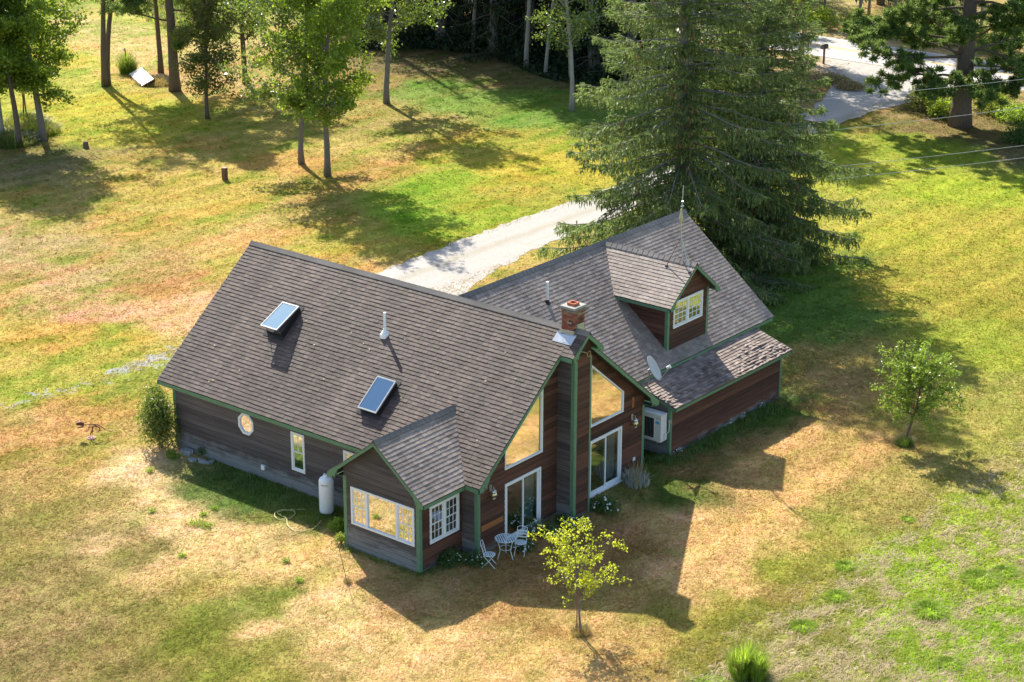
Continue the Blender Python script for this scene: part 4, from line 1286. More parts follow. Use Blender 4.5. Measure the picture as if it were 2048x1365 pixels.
def spruce(name, label, H, R, seed, cones=240, dens=1.0, mat='needle', base=0.6, group=None, expn=0.78, boughs=(), gap=None):
    """Norway spruce: whorls of sagging boughs with hanging curtains of twigs"""
    rg = np.random.default_rng(seed)
    root = tree_things(name, label, group=group)
    mbt = MB()
    r0 = 0.021 * H
    tp = curve((0, 0, -.05), (0, 0, 1), H, 16, rg, 0.010)
    mbt.tube(tp, [r0 * (1.2 if i == 0 else 1) * (1 - .96 * i / 16) + .01 for i in range(17)], 12)
    C, D, S, CO = [], [], [], []
    z = base; k = 0
    lst = []
    while z < H - 0.4:
        lst.append((z, None, None)); z += 0.52 * (0.7 + .6 * rg.random()) * (1.0 if dens > .7 else 1.6)
    lst += list(boughs)
    for z, baz, bL in lst:
        s = z / H
        nb = 9 if dens > .7 else 5
        for b in range(nb if baz is None else 1):
            az = k * 0.7 + b * 6.283 / nb + rg.normal(0, .28)
            L = R * (1 - s) ** expn * (0.66 + 0.44 * rg.random()) * (0.86 + .14 * min(1, z / 2.5))
            if gap is not None and z > 5.5 and math.cos(az - gap) > .82: L *= .30
            if baz is not None: az, L = baz, bL
            if L < .25: L = .25
            zz = z + rg.normal(0, .12)
            e0 = 0.05 + 0.75 * s ** 1.5 - 0.12
            n = 9
            pth = [np.array([0, 0, zz])]
            d = np.array([math.cos(az), math.sin(az), e0])
            for i in range(n):
                f = i / n
                d[2] += (-0.10 if f < .55 else 0.13) * (1 - .5 * s)
                d = d + rg.normal(0, .05, 3) * np.array([1, 1, .4])
                pth.append(pth[-1] + unit(d) * (L / n))
            for p in pth: p[2] = max(p[2], 0.25)
            rb = 0.012 + 0.008 * L
            mbt.tube(pth, [rb * (1 - .85 * i / n) for i in range(n + 1)], 5, cap=False)
            pth = np.array(pth)
            m_ = int(L / 0.105 * dens * 4.2)
            t = rg.random(m_) ** 0.75 * n * .999
            i0 = t.astype(int); f = (t - i0)[:, None]
            p = pth[i0] * (1 - f) + pth[i0 + 1] * f
            tan = unit(pth[i0 + 1] - pth[i0])
            side = unit(np.cross(tan, [0, 0, 1.0])) * rg.choice([-1, 1], m_)[:, None]
            tt = (t / n)[:, None]
            reach = (0.25 + .62 * L ** .6 * .45) * (0.25 + 0.75 * np.sin(np.pi * np.clip(tt * .85 + .08, 0, 1)))
            q = rg.random((m_, 1))
            off = (side * 0.85 + tan * 0.75) * reach * q
            sag = -0.28 * reach * q ** 2 - 0.05
            cen = p + off; cen[:, 2:3] += sag
            # twig itself, pointing out, then the curtain that hangs from it
            C.append(cen); D.append(side * .7 + tan * .9 + np.array([0, 0, -.25])); S.append(np.full(m_, .22) + .10 * rg.random(m_))
            for rep in range(2):
                hl = (0.12 + 0.24 * rg.random(m_) ** 1.5) * (0.6 + 0.5 * (1 - s))
                c2 = cen + rg.normal(0, .05, (m_, 3)); c2[:, 2] -= hl * .5
                C.append(c2); D.append(np.tile([0, 0, -1.0], (m_, 1)) + side * .2); S.append(hl)
            # tip
            tips = pth[-1] + rg.normal(0, .10, (5, 3)); C.append(tips); D.append(np.tile(unit(d), (5, 1)) + rg.normal(0, .35, (5, 3))); S.append(np.full(5, .28))
            if cones and L > 1.2 and z > 1.5 and rg.random() < cones / 200.0:
                cc = pth[rg.integers(6, n)] + np.array([0, 0, -.1])
                for _ in range(rg.integers(2, 7)): CO.append(cc + rg.normal(0, .14, 3))
        k += 1
    C, D, S = np.concatenate(C), np.concatenate(D), np.concatenate(S)
    C[:, 2] = np.maximum(C[:, 2], 0.12)
    V, F = leaf_quads(C, S, rg, 0.22, D, 0.20)
    mbt.build('trunk', MT['bark_grey'], root, smooth=True, local=True)
    link('crown', np_mesh('crown', V, F, MT[mat]), root, local=True)
    if CO:
        mb = MB()
        for c in CO: mb.lathe([(0.012, 0.0), (0.034, -.04), (0.036, -.11), (0.012, -.20)], c, 5)
        link('cones', mb_mesh(mb, 'cones', MT['cone']), root, local=True, kind='stuff')
    return root


def mb_mesh(mb, name, mat):
    me = bpy.data.meshes.new(name); me.from_pydata([tuple(map(float, p)) for p in mb.v], [], mb.f); me.materials.append(mat); me.update(); return me


def pine(name, label, H, R, seed, zb=3.0, r0=0.45, mat='needle_pine', nb=46, extra=(), ntuft=60, group=None):
    """white pine: level boughs ending in plates of long-needled tufts"""
    rg = np.random.default_rng(seed)
    root = tree_things(name, label, group=group)
    mbt = MB()
    tp = curve((0, 0, -.05), (0, 0, 1), H, 14, rg, 0.012)
    rr = [r0 * (1.22 if i == 0 else 1) * (1 - .9 * i / 14) + .02 for i in range(15)]
    mbt.tube(tp, rr, 14)
    T = []
    lst = [(zb + (H - zb) * ((k + rg.random()) / nb), k * 2.399 + rg.normal(0, .3), None) for k in range(nb)] + list(extra)
    for z, az, Lx in lst:
        s = (z - zb) / (H - zb)
        L = Lx or R * (1 - max(0, s)) ** .6 * (0.55 + .55 * rg.random())
        p0 = np.array([0, 0, z])
        pth = curve(p0, (math.cos(az), math.sin(az), 0.15 + .3 * max(0, s)), L, 7, rg, 0.14, -0.01)
        rb = 0.03 + 0.012 * L
        mbt.tube(pth, [rb * (1 - .85 * i / 7) for i in range(8)], 6, cap=False)
        for j in (3, 4, 5, 6, 7):
            for _ in range(4):
                dd = unit(pth[j] - pth[j - 1]) + rg.normal(0, .7, 3) * np.array([1, 1, .35])
                b2 = curve(pth[j], dd, L * .18 + .35, 2, rg, .15, .05)
                mbt.tube(b2, [rb * .25, rb * .18, .006], 4, cap=False)
                T += [b2[1], b2[2], b2[2] + rg.normal(0, .1, 3)]
    T = np.array(T)
    n = ntuft
    C = np.repeat(T, n, 0); rg2 = rg
    d = unit(rg.normal(size=C.shape) * np.array([1, 1, .7]) + np.array([0, 0, .35]))
    ln = 0.13 + 0.13 * rg.random(len(C))
    C = C + d * ln[:, None] * .8 + rg.normal(0, .07, C.shape) * np.array([1, 1, .5])
    V, F = leaf_quads(C, ln * 1.25, rg, 0.20, d, 0.1)
    mbt.build('trunk', MT['bark_brown'], root, smooth=True, local=True)
    link('crown', np_mesh('crown', V, F, MT[mat]), root, local=True)
    return root


def blades(n, rg, rad, h, w, bend=0.5, spread=1.0):
    # shorter and more splayed towards the rim
    """upright grass blades: two-segment strips around the origin"""
    a = rg.random(n) * 6.283; r_ = rad * np.sqrt(rg.random(n))
    B = np.stack([r_ * np.cos(a), r_ * np.sin(a), np.zeros(n)], 1)
    hh = h * (0.45 + 0.65 * rg.random(n)) * (1.08 - .55 * (r_ / (rad + 1e-6)) ** 2)
    out = np.stack([np.cos(a), np.sin(a), np.zeros(n)], 1) * (0.3 + spread * rg.random(n))[:, None] + rg.normal(0, .35, (n, 3)) * np.array([1, 1, 0])
    out = out * (.35 + 1.3 * (r_ / (rad + 1e-6)))[:, None] + rg.normal(0, .25, (n, 3)); out[:, 2] = 0
    wv = unit(np.cross(out + 1e-3, [0, 0, 1.0])) * (w * (0.6 + .8 * rg.random(n)))[:, None] * .5
    M_ = B + out * (hh * .18 * bend)[:, None] + np.array([0, 0, 1.0]) * (hh * .62)[:, None]
    T_ = B + out * (hh * .62 * bend)[:, None] + np.array([0, 0, 1.0]) * (hh * (1 - .25 * bend))[:, None]
    V = np.stack([B - wv, B + wv, M_ + wv * .7, M_ - wv * .7, T_], 1).reshape(-1, 3)
    i = np.arange(n)[:, None] * 5
    F = np.concatenate([i + np.array([[0, 1, 2]]), i + np.array([[0, 2, 3]]), i + np.array([[3, 2, 4]])])
    return V, F


def grass_clump(name, label, xy, rad, h, n, seed, mat='herb_lt', w=0.018, cat='grass clump', bend=0.6, dry=0.25, group=None):
    rg = np.random.default_rng(seed)
    root = thing(name, (xy[0], xy[1], 0), label, cat, group)
    V, F = blades(n, rg, rad, h, w, bend)
    link('blades', np_mesh('blades', V, F, MT[mat]), root, local=True)
    if dry > 0:
        V, F = blades(int(n * dry), rg, rad * .9, h * 1.05, w * .8, bend * 1.2)
        link('dry_stems', np_mesh('dry_stems', V, F, MT['straw']), root, local=True)
    return root


def shrub(name, label, xy, rx, ry, h, n, seed, leaf='leaf_mid', ls=0.09, cat='shrub', lump=9, stems=7, flowers=None, nf=0, asp=0.5, group=None, low=0.06, fs=0.05):
    """lumpy bush: leaves crowd the outside of several overlapping lobes on bent stems"""
    rg = np.random.default_rng(seed)
    root = thing(name, (xy[0], xy[1], 0), label, cat, group)
    L = []
    for k in range(lump):
        a = k * 2.399 + rg.random(); r_ = math.sqrt((k + .5) / lump) * .62
        L.append((rx * r_ * math.cos(a), ry * r_ * math.sin(a), h * (0.22 + .50 * rg.random() - .10 * r_), 0.36 + .22 * rg.random()))
    L = np.array(L)
    i = rg.integers(0, lump, n)
    d = unit(rg.normal(size=(n, 3)))
    rad = (0.55 + .45 * rg.random(n) ** .4)[:, None] * L[i, 3][:, None] * np.array([[rx, ry, h * .62]])
    C = L[i, :3] + d * rad + rg.normal(0, ls * .5, (n, 3))
    C = C[C[:, 2] > low]
    V, F = leaf_quads(C, ls, rg, asp)
    link('foliage', np_mesh('foliage', V, F, MT[leaf]), root, local=True)
    mb = MB()
    for k in range(stems):
        j = k % lump
        mb.tube(curve((rg.normal(0, .06) * rx, rg.normal(0, .06) * ry, -.02), (L[j, 0], L[j, 1], h * .6), np.linalg.norm(L[j, :3]) * 1.05, 4, rg, .1), [.012 * (1 + h * .3), .011, .009, .006, .004], 5, cap=False)
    mb.build('stems', MT['bark_brown'], root, local=True)
    if flowers and nf:
        i = rg.integers(0, lump, nf)
        d = unit(rg.normal(size=(nf, 3)) + np.array([0, 0, .8]))
        C = L[i, :3] + d * L[i, 3][:, None] * np.array([[rx, ry, h * .68]]) * 1.02
        C[:, 2] = np.maximum(C[:, 2], .1)
        V = []; F = []
        a = np.arange(6) * 1.0472
        for k, c in enumerate(C):
            t1 = unit(np.cross(d[k], [0.3, .8, .1])); t2 = np.cross(d[k], t1); s_ = fs * (.7 + .6 * rg.random()) * .5
            V += [c + s_ * (math.cos(q) * t1 + math.sin(q) * t2) for q in a]; F.append(tuple(range(6 * k, 6 * k + 6)))
        link('flowers', np_mesh('flowers', np.array(V), np.array(F), MT[flowers]), root, local=True)
    return root


# ------------------------------------------------------------------ the two spruces behind the house
s1 = put(spruce('spruce_tree', 'tall broad spruce hung with brown cones behind the far gable, nearer the gravel drive', 19.5, 6.8, 5, 330, expn=0.56, gap=math.atan2(-_fh[1], -_fh[0]) - 0.4), (2.8, 29.1), 0.4)
s2 = put(spruce('spruce_tree', 'darker spruce with long low boughs, crowding the other spruce on its lawn side', 15.5, 4.2, 9, 200, expn=0.5, gap=math.atan2(-_fh[1], -_fh[0]) - 2.1, boughs=[(1.6 + .55 * q, 0.68 - 2.1 + .35 * math.sin(q * 2.3), 5.4 - .25 * (q % 3)) for q in range(8)]), (4.4, 33.4), 2.1)

# ------------------------------------------------------------------ lawn trees
pt = lambda px, py: G(px, py)[:2]
put(broadleaf('lawn_tree', 'slim leafy tree on the lawn with a pale trunk, nearest the gravel drive', 12.5, 3.0, 3.9, 21, 'leaf_mid', 'bark_grey', 0.22, 20000, 0.20, 44, 0.9, clump=.29), pt(655, 352), 0.3)
put(broadleaf('lawn_tree', 'slim leafy tree growing close behind the tree nearest the drive', 12.5, 3.0, 4.3, 22, 'leaf_gloss', 'bark_grey', 0.20, 19000, 0.19, 32, 0.9, clump=.36), pt(603, 328), 1.2)
put(broadleaf('lawn_tree', 'open lawn tree standing before the dark wood, straight grey trunk', 13.5, 3.6, 4.4, 23, 'leaf_gloss', 'bark_grey', 0.23, 16000, 0.2, 32, 0.7, clump=.36), pt(773, 207), 2.0)
put(broadleaf('lawn_tree', 'thin pale-trunked tree between the dark wood and the big spruces', 12.5, 3.4, 3.0, 24, 'leaf_gloss', 'bark_pale', 0.19, 10000, 0.16, 26, 0.8), pt(1143, 222), 0.8)
put(broadleaf('lawn_tree', 'small bushy olive tree whose leaves reach almost to the grass', 10.5, 1.3, 2.7, 25, 'leaf_olive', 'bark_brown', 0.15, 11500, 0.17, 30, 0.55, lambda s: 1.0 - 0.72 * s), pt(415, 238), 0.0)
put(broadleaf('lawn_tree', 'lawn tree with a curved brown trunk and shining leaves', 13, 2.6, 4.3, 26, 'leaf_gloss', 'bark_brown', 0.24, 15000, 0.2, 28, 0.7, clump=.38, lean=(0.05, 0.02)), pt(492, 168), 1.0)
put(broadleaf('lawn_tree', 'tall tree with two trunks forking from the grass', 16.5, 7.6, 3.4, 27, 'leaf_mid', 'bark_brown', 0.25, 11000, 0.2, 22, 0.8, stems=2, fork=0.085), pt(212, 172), 0.9)
put(broadleaf('lawn_tree', 'straight bare-stemmed tree behind the white slab', 16.0, 7.4, 3.0, 28, 'leaf_mid', 'bark_brown', 0.23, 9000, 0.2, 24, 0.8), pt(322, 148), 2.9)
put(pine('pine_tree', 'thick-trunked pine beside the white slab with one long low bough', 17, 4.6, 29, 5.2, 0.34, nb=34, ntuft=34, extra=((4.6, 3.55, 4.0), (3.4, 0.3, 1.4), (2.9, 0.1, 1.6))), pt(350, 182), 0)
for k, (px, py, h, R, lab) in enumerate(((87, 282, 13.0, 3.9, 'leafy tree at the edge of the rough grass, thickest trunk of its clump'),
                                         (38, 292, 12.0, 2.8, 'leafy tree with a brown trunk leaning out of its clump'),
                                         (6, 278, 13.0, 3.0, 'leafy tree standing deepest in the clump beside the rough grass'),
                                         (-50, 250, 13.0, 3.4, 'leafy tree at the outer end of the clump'))):
    put(broadleaf('lawn_tree', lab, h, (2.7, 3.2, 2.6, 2.5)[k], R, 40 + k, 'leaf_mid', ('bark_grey', 'bark_brown', 'bark_pale', 'bark_grey')[k], (0.27, 0.22, 0.18, 0.2)[k], 21000, 0.2, 38, 0.6, clump=.36), pt(px, py), k)
for k, (px, py) in enumerate(((48, 240), (53, 236))):
    put(broadleaf('sapling', ('thin sapling stem in the rough grass by the tree clump', 'second thin sapling stem close behind the first by the clump')[k], 5.0 + k, 1.8, 0.9, 50 + k, 'leaf_mid', 'bark_brown', 0.05, 1500, 0.13, 12), pt(px, py))
# young trees by the road, next to the mailbox
for k, (x, y, h) in enumerate(((-19.6, 74.7, 9.5), (-18.1, 74.3, 9.0), (-20.6, 73.9, 8.5))):
    put(broadleaf('roadside_tree', ('slender roadside tree between its two neighbours near the mailbox', 'slender roadside tree growing closest to the mailbox', 'slender roadside tree tucked against the spruce')[k], h, 3.6, 1.4, 60 + k, 'leaf_mid', 'bark_grey', 0.13, 4200, 0.16, 20), (x, y), k)
put(pine('pine_tree', 'great pine with a massive dark trunk beside the mouth of the drive', 19, 7.0, 71, 3.6, 0.62, nb=54, ntuft=95,
         extra=((2.6, 4.3, 4.0), (3.0, 3.9, 5.0), (2.4, 0.6, 4.6), (3.2, 0.9, 5.5), (3.4, 5.2, 4.2), (4.4, 4.0, 6.0), (4.6, 0.75, 6.2), (5.2, 3.6, 6.0))), pt(1920, 252))

# ------------------------------------------------------------------ the wood beyond the shaded lawn, and beyond the road
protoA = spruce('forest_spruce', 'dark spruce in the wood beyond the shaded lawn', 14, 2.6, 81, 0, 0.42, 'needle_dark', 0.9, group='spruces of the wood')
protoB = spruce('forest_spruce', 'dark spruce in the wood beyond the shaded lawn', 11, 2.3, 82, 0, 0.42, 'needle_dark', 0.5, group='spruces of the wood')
protoC = broadleaf('forest_birch', 'pale-stemmed leafy tree in the wood beyond the shaded lawn', 14, 5.0, 2.5, 83, 'leaf_mid', 'bark_pale', 0.14, 5200, 0.24, 20, group='leafy trees of the wood')
protoD = broadleaf('forest_birch', 'pale-stemmed leafy tree in the wood beyond the shaded lawn', 12, 4.2, 2.2, 84, 'leaf_mid', 'bark_pale', 0.11, 4200, 0.24, 18, group='leafy trees of the wood')
rg = np.random.default_rng(5)
used = {}
def plant(proto, x, y, sc):
    rz = rg.random() * 6.28
    if proto.name not in used:
        used[proto.name] = 1; put(proto, (x, y), rz, sc)
    else: copy_tree(proto, (x, y, 0), rz, sc)
spots = []
def try_spot(x, y, dmin):
    if all((x - a) ** 2 + (y - b) ** 2 > dmin ** 2 for a, b in spots): spots.append((x, y)); return True
    return False
for i in range(900):                                    # edge rows dense, thinning behind
    x = rg.uniform(-62, -20); y = 59.0 + 0.10 * (x + 40) + abs(rg.normal(0, 7)) + 2.0 * math.sin(x * .3)
    if y > 74.2: continue
    if x < -44 and y < 66: continue
    if not try_spot(x, y, 2.1): continue
    if len(spots) > 74: break
    p = (protoA, protoB, protoC, protoD, protoA)[rg.integers(0, 5)]
    plant(p, x, y, 1.15 + .4 * rg.random())
n0 = len(spots)
eA = copy_tree(protoA, (0, 0, 0), label='spruce in the wood across the road', group='trees across the road'); eA.hide_render = False
eC = copy_tree(protoC, (0, 0, 0), label='leafy tree in the wood across the road', group='trees across the road')
first = {eA.name: True, eC.name: True}
for i in range(600):
    x = rg.uniform(-46, 12); y = 87.5 + abs(rg.normal(0, 5.5))
    if not try_spot(x, y, 2.4): continue
    if len(spots) - n0 > 44: break
    p = (eA, eC)[rg.integers(0, 2)]
    if first.get(p.name): first[p.name] = False; put(p, (x, y), rg.random() * 6, 0.9)
    else: copy_tree(p, (x, y, 0), rg.random() * 6.28, 0.8 + .4 * rg.random())

# ------------------------------------------------------------------ lawn blades (colour follows the turf below)
def sample_ground(x, y, arr):
    i = np.clip(np.searchsorted(xs, x) - 1, 0, nx - 2); j = np.clip(np.searchsorted(ys, y) - 1, 0, ny - 2)
    fx = ((x - xs[i]) / (xs[i + 1] - xs[i]))[:, None]; fy = ((y - ys[j]) / (ys[j + 1] - ys[j]))[:, None]
    a = arr.reshape(ny, nx, -1)
    return (a[j, i] * (1 - fx) + a[j, i + 1] * fx) * (1 - fy) + (a[j + 1, i] * (1 - fx) + a[j + 1, i + 1] * fx) * fy


m, nt, b = newmat('lawn_blades')
at = node(nt, 'ShaderNodeAttribute', attribute_name='tint')
nt.links.new(at.outputs['Color'], b.inputs['Base Color'])
b.inputs['Roughness'].default_value = 0.8; b.inputs['Specular IOR Level'].default_value = 0.1
tr = node(nt, 'ShaderNodeBsdfTranslucent', {'Color': at.outputs['Color']})
mx = node(nt, 'ShaderNodeMixShader', {0: 0.45, 1: b.outputs[0], 2: tr.outputs[0]})
nt.links.new(mx.outputs[0], [n for n in nt.nodes if n.type == 'OUTPUT_MATERIAL'][0].inputs['Surface'])
rg = np.random.default_rng(17)
NB = 760000
# denser towards the viewer: positions drawn along the view from the ground seen in the photograph, padded at the sides
ppx = rg.uniform(-260, 2310, NB); ppy = 1460 - 1420 * rg.random(NB) ** 0.92
vv = _fw[None] + _r[None] * ((ppx - 1024) / FPX)[:, None] - _u[None] * ((ppy - 682.5) / FPX)[:, None]
tt = -CAM[2] / vv[:, 2]
bx, by = CAM[0] + tt * vv[:, 0], CAM[1] + tt * vv[:, 1]
dist = tt
clp = fbm(bx * 2.2, by * 2.2, 91, 3)
inh = ((bx > -0.05) & (bx < 14.75) & (by > -.05) & (by < 9.4)) | ((bx > BX0) & (bx < BX1) & (by > -BD) & (by < 0)) | ((bx > 4.8) & (bx < WX) & (by > 9) & (by < WY)) | ((bx > 12) & (bx < SX) & (by > SY0) & (by < SY1)) | ((bx > AL) & (bx < CHX) & (by > CH0) & (by < CH1))
drv = (bx > -8.75 + .5 * rg.random(NB)) & (bx < -4.3 - .8 * rg.random(NB)) & (by > 9) & (by < 60)
drv |= (by > 60) & (by < 76) & (bx > -9.6 - (by - 60) * .33) & (bx < -6.4 + (by > 68) * (by - 68) * .15)
keep = ~inh & ~drv & (by < 75.2) & (clp + rg.random(NB) * .5 > 0.55)
bx, by, dist = bx[keep], by[keep], dist[keep]
n = len(bx)
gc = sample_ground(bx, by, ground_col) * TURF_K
zn = sample_ground(bx, by, zone)
pz = zn[:, 0]
w = 0.014 * (dist / 62) ** 1.1 * (0.7 + .6 * rg.random(n)); h = (0.026 + 0.045 * rg.random(n)) * (1 + 1.0 * pz) * (0.8 + .2 * dist / 62)
a = rg.choice([-1.57, 1.57], n) + rg.normal(0, .75, n)
lean_ = 1.6 + 2.2 * rg.random(n)
dx, dy = np.cos(a), np.sin(a)
B0 = np.stack([bx - dy * w, by + dx * w, np.full(n, -.004)], 1); B1 = np.stack([bx + dy * w, by - dx * w, np.full(n, -.004)], 1)
T0 = np.stack([bx + dx * h * lean_, by + dy * h * lean_, h * .8], 1)
V = np.stack([B0, B1, T0], 1).reshape(-1, 3)
var = 0.66 + 0.72 * rg.random(n)
grn = (rg.random(n) < 0.33)[:, None]
c = gc * var[:, None]
c = np.where(grn, c * np.array([[0.84, 0.98, 0.7]]), c * np.array([[1.06, 1.0, 1.02]]))
sp_ = fbm(bx * 2.6, by * 1.7, 301, 4)
strw = (rg.random(n) < np.clip((sp_ - .48) * 9, .05, .9) * pz)[:, None]
c = np.where(strw, np.array([[0.52, 0.42, 0.27]]) * var[:, None], c)
# small standing tufts the mower missed
nc, per = 11000, 13
sel = rg.integers(0, n, nc)
tx_, ty_ = np.repeat(bx[sel], per) + rg.normal(0, .055, nc * per), np.repeat(by[sel], per) + rg.normal(0, .055, nc * per)
td = np.repeat(dist[sel], per); th_ = np.repeat(.035 + .06 * rg.random(nc) ** 2, per) * (.6 + .7 * rg.random(nc * per)); tw = .010 * td / 62
ta = rg.random(nc * per) * 6.283; tl = .3 + .9 * rg.random(nc * per)
q0_ = np.stack([tx_ - np.sin(ta) * tw, ty_ + np.cos(ta) * tw, np.full(nc * per, -.004)], 1); q1_ = np.stack([tx_ + np.sin(ta) * tw, ty_ - np.cos(ta) * tw, np.full(nc * per, -.004)], 1)
q2_ = np.stack([tx_ + np.cos(ta) * th_ * tl, ty_ + np.sin(ta) * th_ * tl, th_], 1)
V = np.concatenate([V, np.stack([q0_, q1_, q2_], 1).reshape(-1, 3)])
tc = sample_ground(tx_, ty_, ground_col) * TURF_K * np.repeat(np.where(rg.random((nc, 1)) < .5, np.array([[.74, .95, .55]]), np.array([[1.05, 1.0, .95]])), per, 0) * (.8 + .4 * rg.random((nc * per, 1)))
c = np.concatenate([c, tc]); n = len(c)
cols = np.concatenate([np.repeat(c, 3, 0), np.ones((3 * n, 1))], 1)
link('lawn_grass', np_mesh('lawn_grass', V, np.arange(3 * n).reshape(-1, 3), m, cols=cols), label='short dry mown grass over the whole yard', cat='grass', kind='stuff')

# ------------------------------------------------------------------ things about the yard
RV = np.array([_r[0], _r[1], 0]); RV /= np.linalg.norm(RV)          # horizontal direction square to the view
FV = np.array([_fh[0], _fh[1], 0])                                   # horizontal direction of the view
Zv = np.array([0, 0, 1.0])


def part(mb, name, mat, root, smooth=False, **kw):
    return mb.build(name, MT[mat] if isinstance(mat, str) else mat, root, smooth=smooth, local=True, **kw)


# propane tank
t = thing('propane_tank', (8.42, -0.64, 0), 'tall white gas cylinder standing against the long wall', 'gas tank')
mb = MB(); mb.lathe([(0.245, 0.03), (0.262, 0.08), (0.262, 1.16), (0.252, 1.24), (0.215, 1.31), (0.15, 1.355), (0.09, 1.37)], k=28); part(mb, 'tank_body', 'white', t, True)
mb = MB(); mb.lathe([(0.21, 0.0), (0.21, 0.06)], k=24); part(mb, 'foot_ring', 'metal', t)
mb = MB(); mb.lathe([(0.10, 1.35), (0.10, 1.43), (0.085, 1.44)], k=16); part(mb, 'collar', 'white', t)
mb = MB(); mb.tube([(0, 0, 1.36), (0, 0, 1.47)], 0.03, 8); mb.tube([(0, 0, 1.43), (-0.14, 0.05, 1.43), (-0.2, 0.16, 1.30), (-0.27, 0.5, 1.1)], 0.012, 6); part(mb, 'valve', 'metal', t)
MT['ink'] = plain('dark_print', (0.10, 0.05, 0.07), 0.6)
MT['ink_red'] = plain('red_print', (0.30, 0.10, 0.10), 0.6)
a0 = math.atan2(-FV[1], -FV[0]) - 0.12
mb = MB(); mb.tube([(0.2645 * math.cos(a0 + q), 0.2645 * math.sin(a0 + q), 1.13 + 0.022 * math.sin(q * 31)) for q in np.linspace(-.55, .45, 44)], 0.0045, 4); part(mb, 'marking', 'ink', t)
mb = MB(); mb.tube([(0.2645 * math.cos(a0 + q), 0.2645 * math.sin(a0 + q), 1.085) for q in np.linspace(-.25, .4, 14)], 0.004, 4); part(mb, 'marking', 'ink_red', t)
# weed growing at its foot
shrub('weed', 'leafy green weed at the foot of the gas cylinder', pt(676, 1062), 0.38, 0.34, 0.55, 1500, 201, 'herb_lt', 0.07, 'weed')
shrub('weed', 'weed with leaves coloured as if sunlit against the corner of the bump-out', pt(682, 1088), 0.28, 0.22, 0.5, 700, 202, 'leaf_yel', 0.06, 'weed')  # yellow sunlight put into the leaf colour of this weed

# heat pump on the shed end wall
t = thing('heat_pump', (14.31, 10.64, 0.70), 'white heat pump unit hung on the end wall of the lean-to', 'heat pump')
x0, x1, y0, y1, z0, z1 = -0.46, 0.46, -0.19, 0.19, 0.0, 1.06
MT['hp'] = plain('cream_casing', (0.62, 0.61, 0.57), 0.45, var=0.05)
mb = MB(); mb.box((x0, y0, z0), (x1, y1, z1 - .03)); part(mb, 'casing', 'hp', t)
mb = MB(); mb.prism([(x0 - .01, y0 - .012, z1 - .032), (x1 + .01, y0 - .012, z1 - .032), (x1 + .01, y1 + .01, z1 - .032), (x0 - .01, y1 + .01, z1 - .032)], (0, 0, .04)); part(mb, 'lid', 'hp', t)
mb = MB(); mb.box((x0 + .05, y0 - .006, .12), (x0 + .62, y0 - .002, .90)); part(mb, 'fan_opening', 'dark', t)
for i in range(9):
    u = x0 + .08 + i * .064
    mb = MB(); mb.box((u, y0 - .016, .12), (u + .012, y0 - .007, .90)); part(mb, 'grille_bar', 'metal', t)
mb = MB()
for a, b_ in (((x0 + .03, .10), (x0 + .64, .12)), ((x0 + .03, .90), (x0 + .64, .92)), ((x0 + .03, .1201), (x0 + .05, .8999)), ((x0 + .62, .1201), (x0 + .64, .8999))):
    mb.box((a[0], y0 - .02, a[1]), (b_[0], y0 - .001, b_[1]))
part(mb, 'grille_frame', 'hp', t)
MT['blue'] = plain('blue_sticker', (0.10, 0.36, 0.60), 0.5)
mb = MB(); mb.box((x1 - .235, y0 - .005, .70), (x1 - .07, y0 - .001, .80)); part(mb, 'sticker', 'blue', t)
mb = MB(); mb.tube([(x1 - .22 + .16 * i / 24, y0 - .004, .925 + .009 * math.sin(i * 1.9)) for i in range(25)], .005, 4); part(mb, 'marking', 'ink', t)
for xx in (x0 + .12, x1 - .16):
    mb = MB(); mb.box((xx, y0 - .02, -.05), (xx + .05, .27, -.001)); part(mb, 'bracket', 'metal', t)
mb = MB(); mb.box((x1 + .001, .02, .05), (x1 + .05, .14, .30)); part(mb, 'valve_cover', 'hp', t)
mb = MB(); mb.tube([(x1 + .04, .10, .25), (x1 + .12, .16, .35), (x1 + .10, .22, .6), (x1 + .06, .25, .72)], .015, 6); part(mb, 'conduit', 'hp', t)
mb = MB(); mb.box((x1 + .06, .20, .68), (x1 + .16, .27, .82)); part(mb, 'switch_box', 'metal', t)

# satellite dish on the lean-to roof
c = np.array([14.02, 11.02, 3.30])
t = thing('satellite_dish', (13.72, 11.05, 2.47), 'grey satellite dish on a tripod where the lean-to roof meets the main eave', 'satellite dish')
o = np.array(t.location)
nrm = unit(RV * 0.82 + (-FV) * 0.26 + Zv * 0.52)
e1 = unit(np.cross(nrm, Zv)); e2 = np.cross(e1, nrm)
mb = MB(); vs = []; k = 28
for j in range(6):
    q = j / 5
    for i in range(k):
        w = 6.2832 * i / k
        vs.append(c - o + (e1 * math.cos(w) * .42 + e2 * math.sin(w) * .50) * q + nrm * (.10 * q * q - .10))
for j in range(6):
    q = j / 5
    for i in range(k):
        w = 6.2832 * i / k
        vs.append(c - o + (e1 * math.cos(w) * .42 + e2 * math.sin(w) * .50) * q + nrm * (.10 * q * q - .10 - .018))
fs = []
for s in (0, 6):
    for j in range(5):
        for i in range(k): fs.append(((s + j) * k + i, (s + j) * k + (i + 1) % k, (s + j + 1) * k + (i + 1) % k, (s + j + 1) * k + i))
fs += [(5 * k + i, 5 * k + (i + 1) % k, 11 * k + (i + 1) % k, 11 * k + i) for i in range(k)]
mb.add(vs, fs)
MT['dish'] = plain('dish_grey', (0.42, 0.42, 0.42), 0.5, var=0.08)
part(mb, 'reflector', 'dish', t, True)
hub = c - o - nrm * .16
mb = MB(); mb.tube([hub + nrm * .05, hub - nrm * .10], .07, 10); part(mb, 'mount', 'metal', t)
mb = MB(); mb.tube([(0, 0, 0.02), hub - nrm * .05], .028, 8); part(mb, 'mast', 'metal', t)
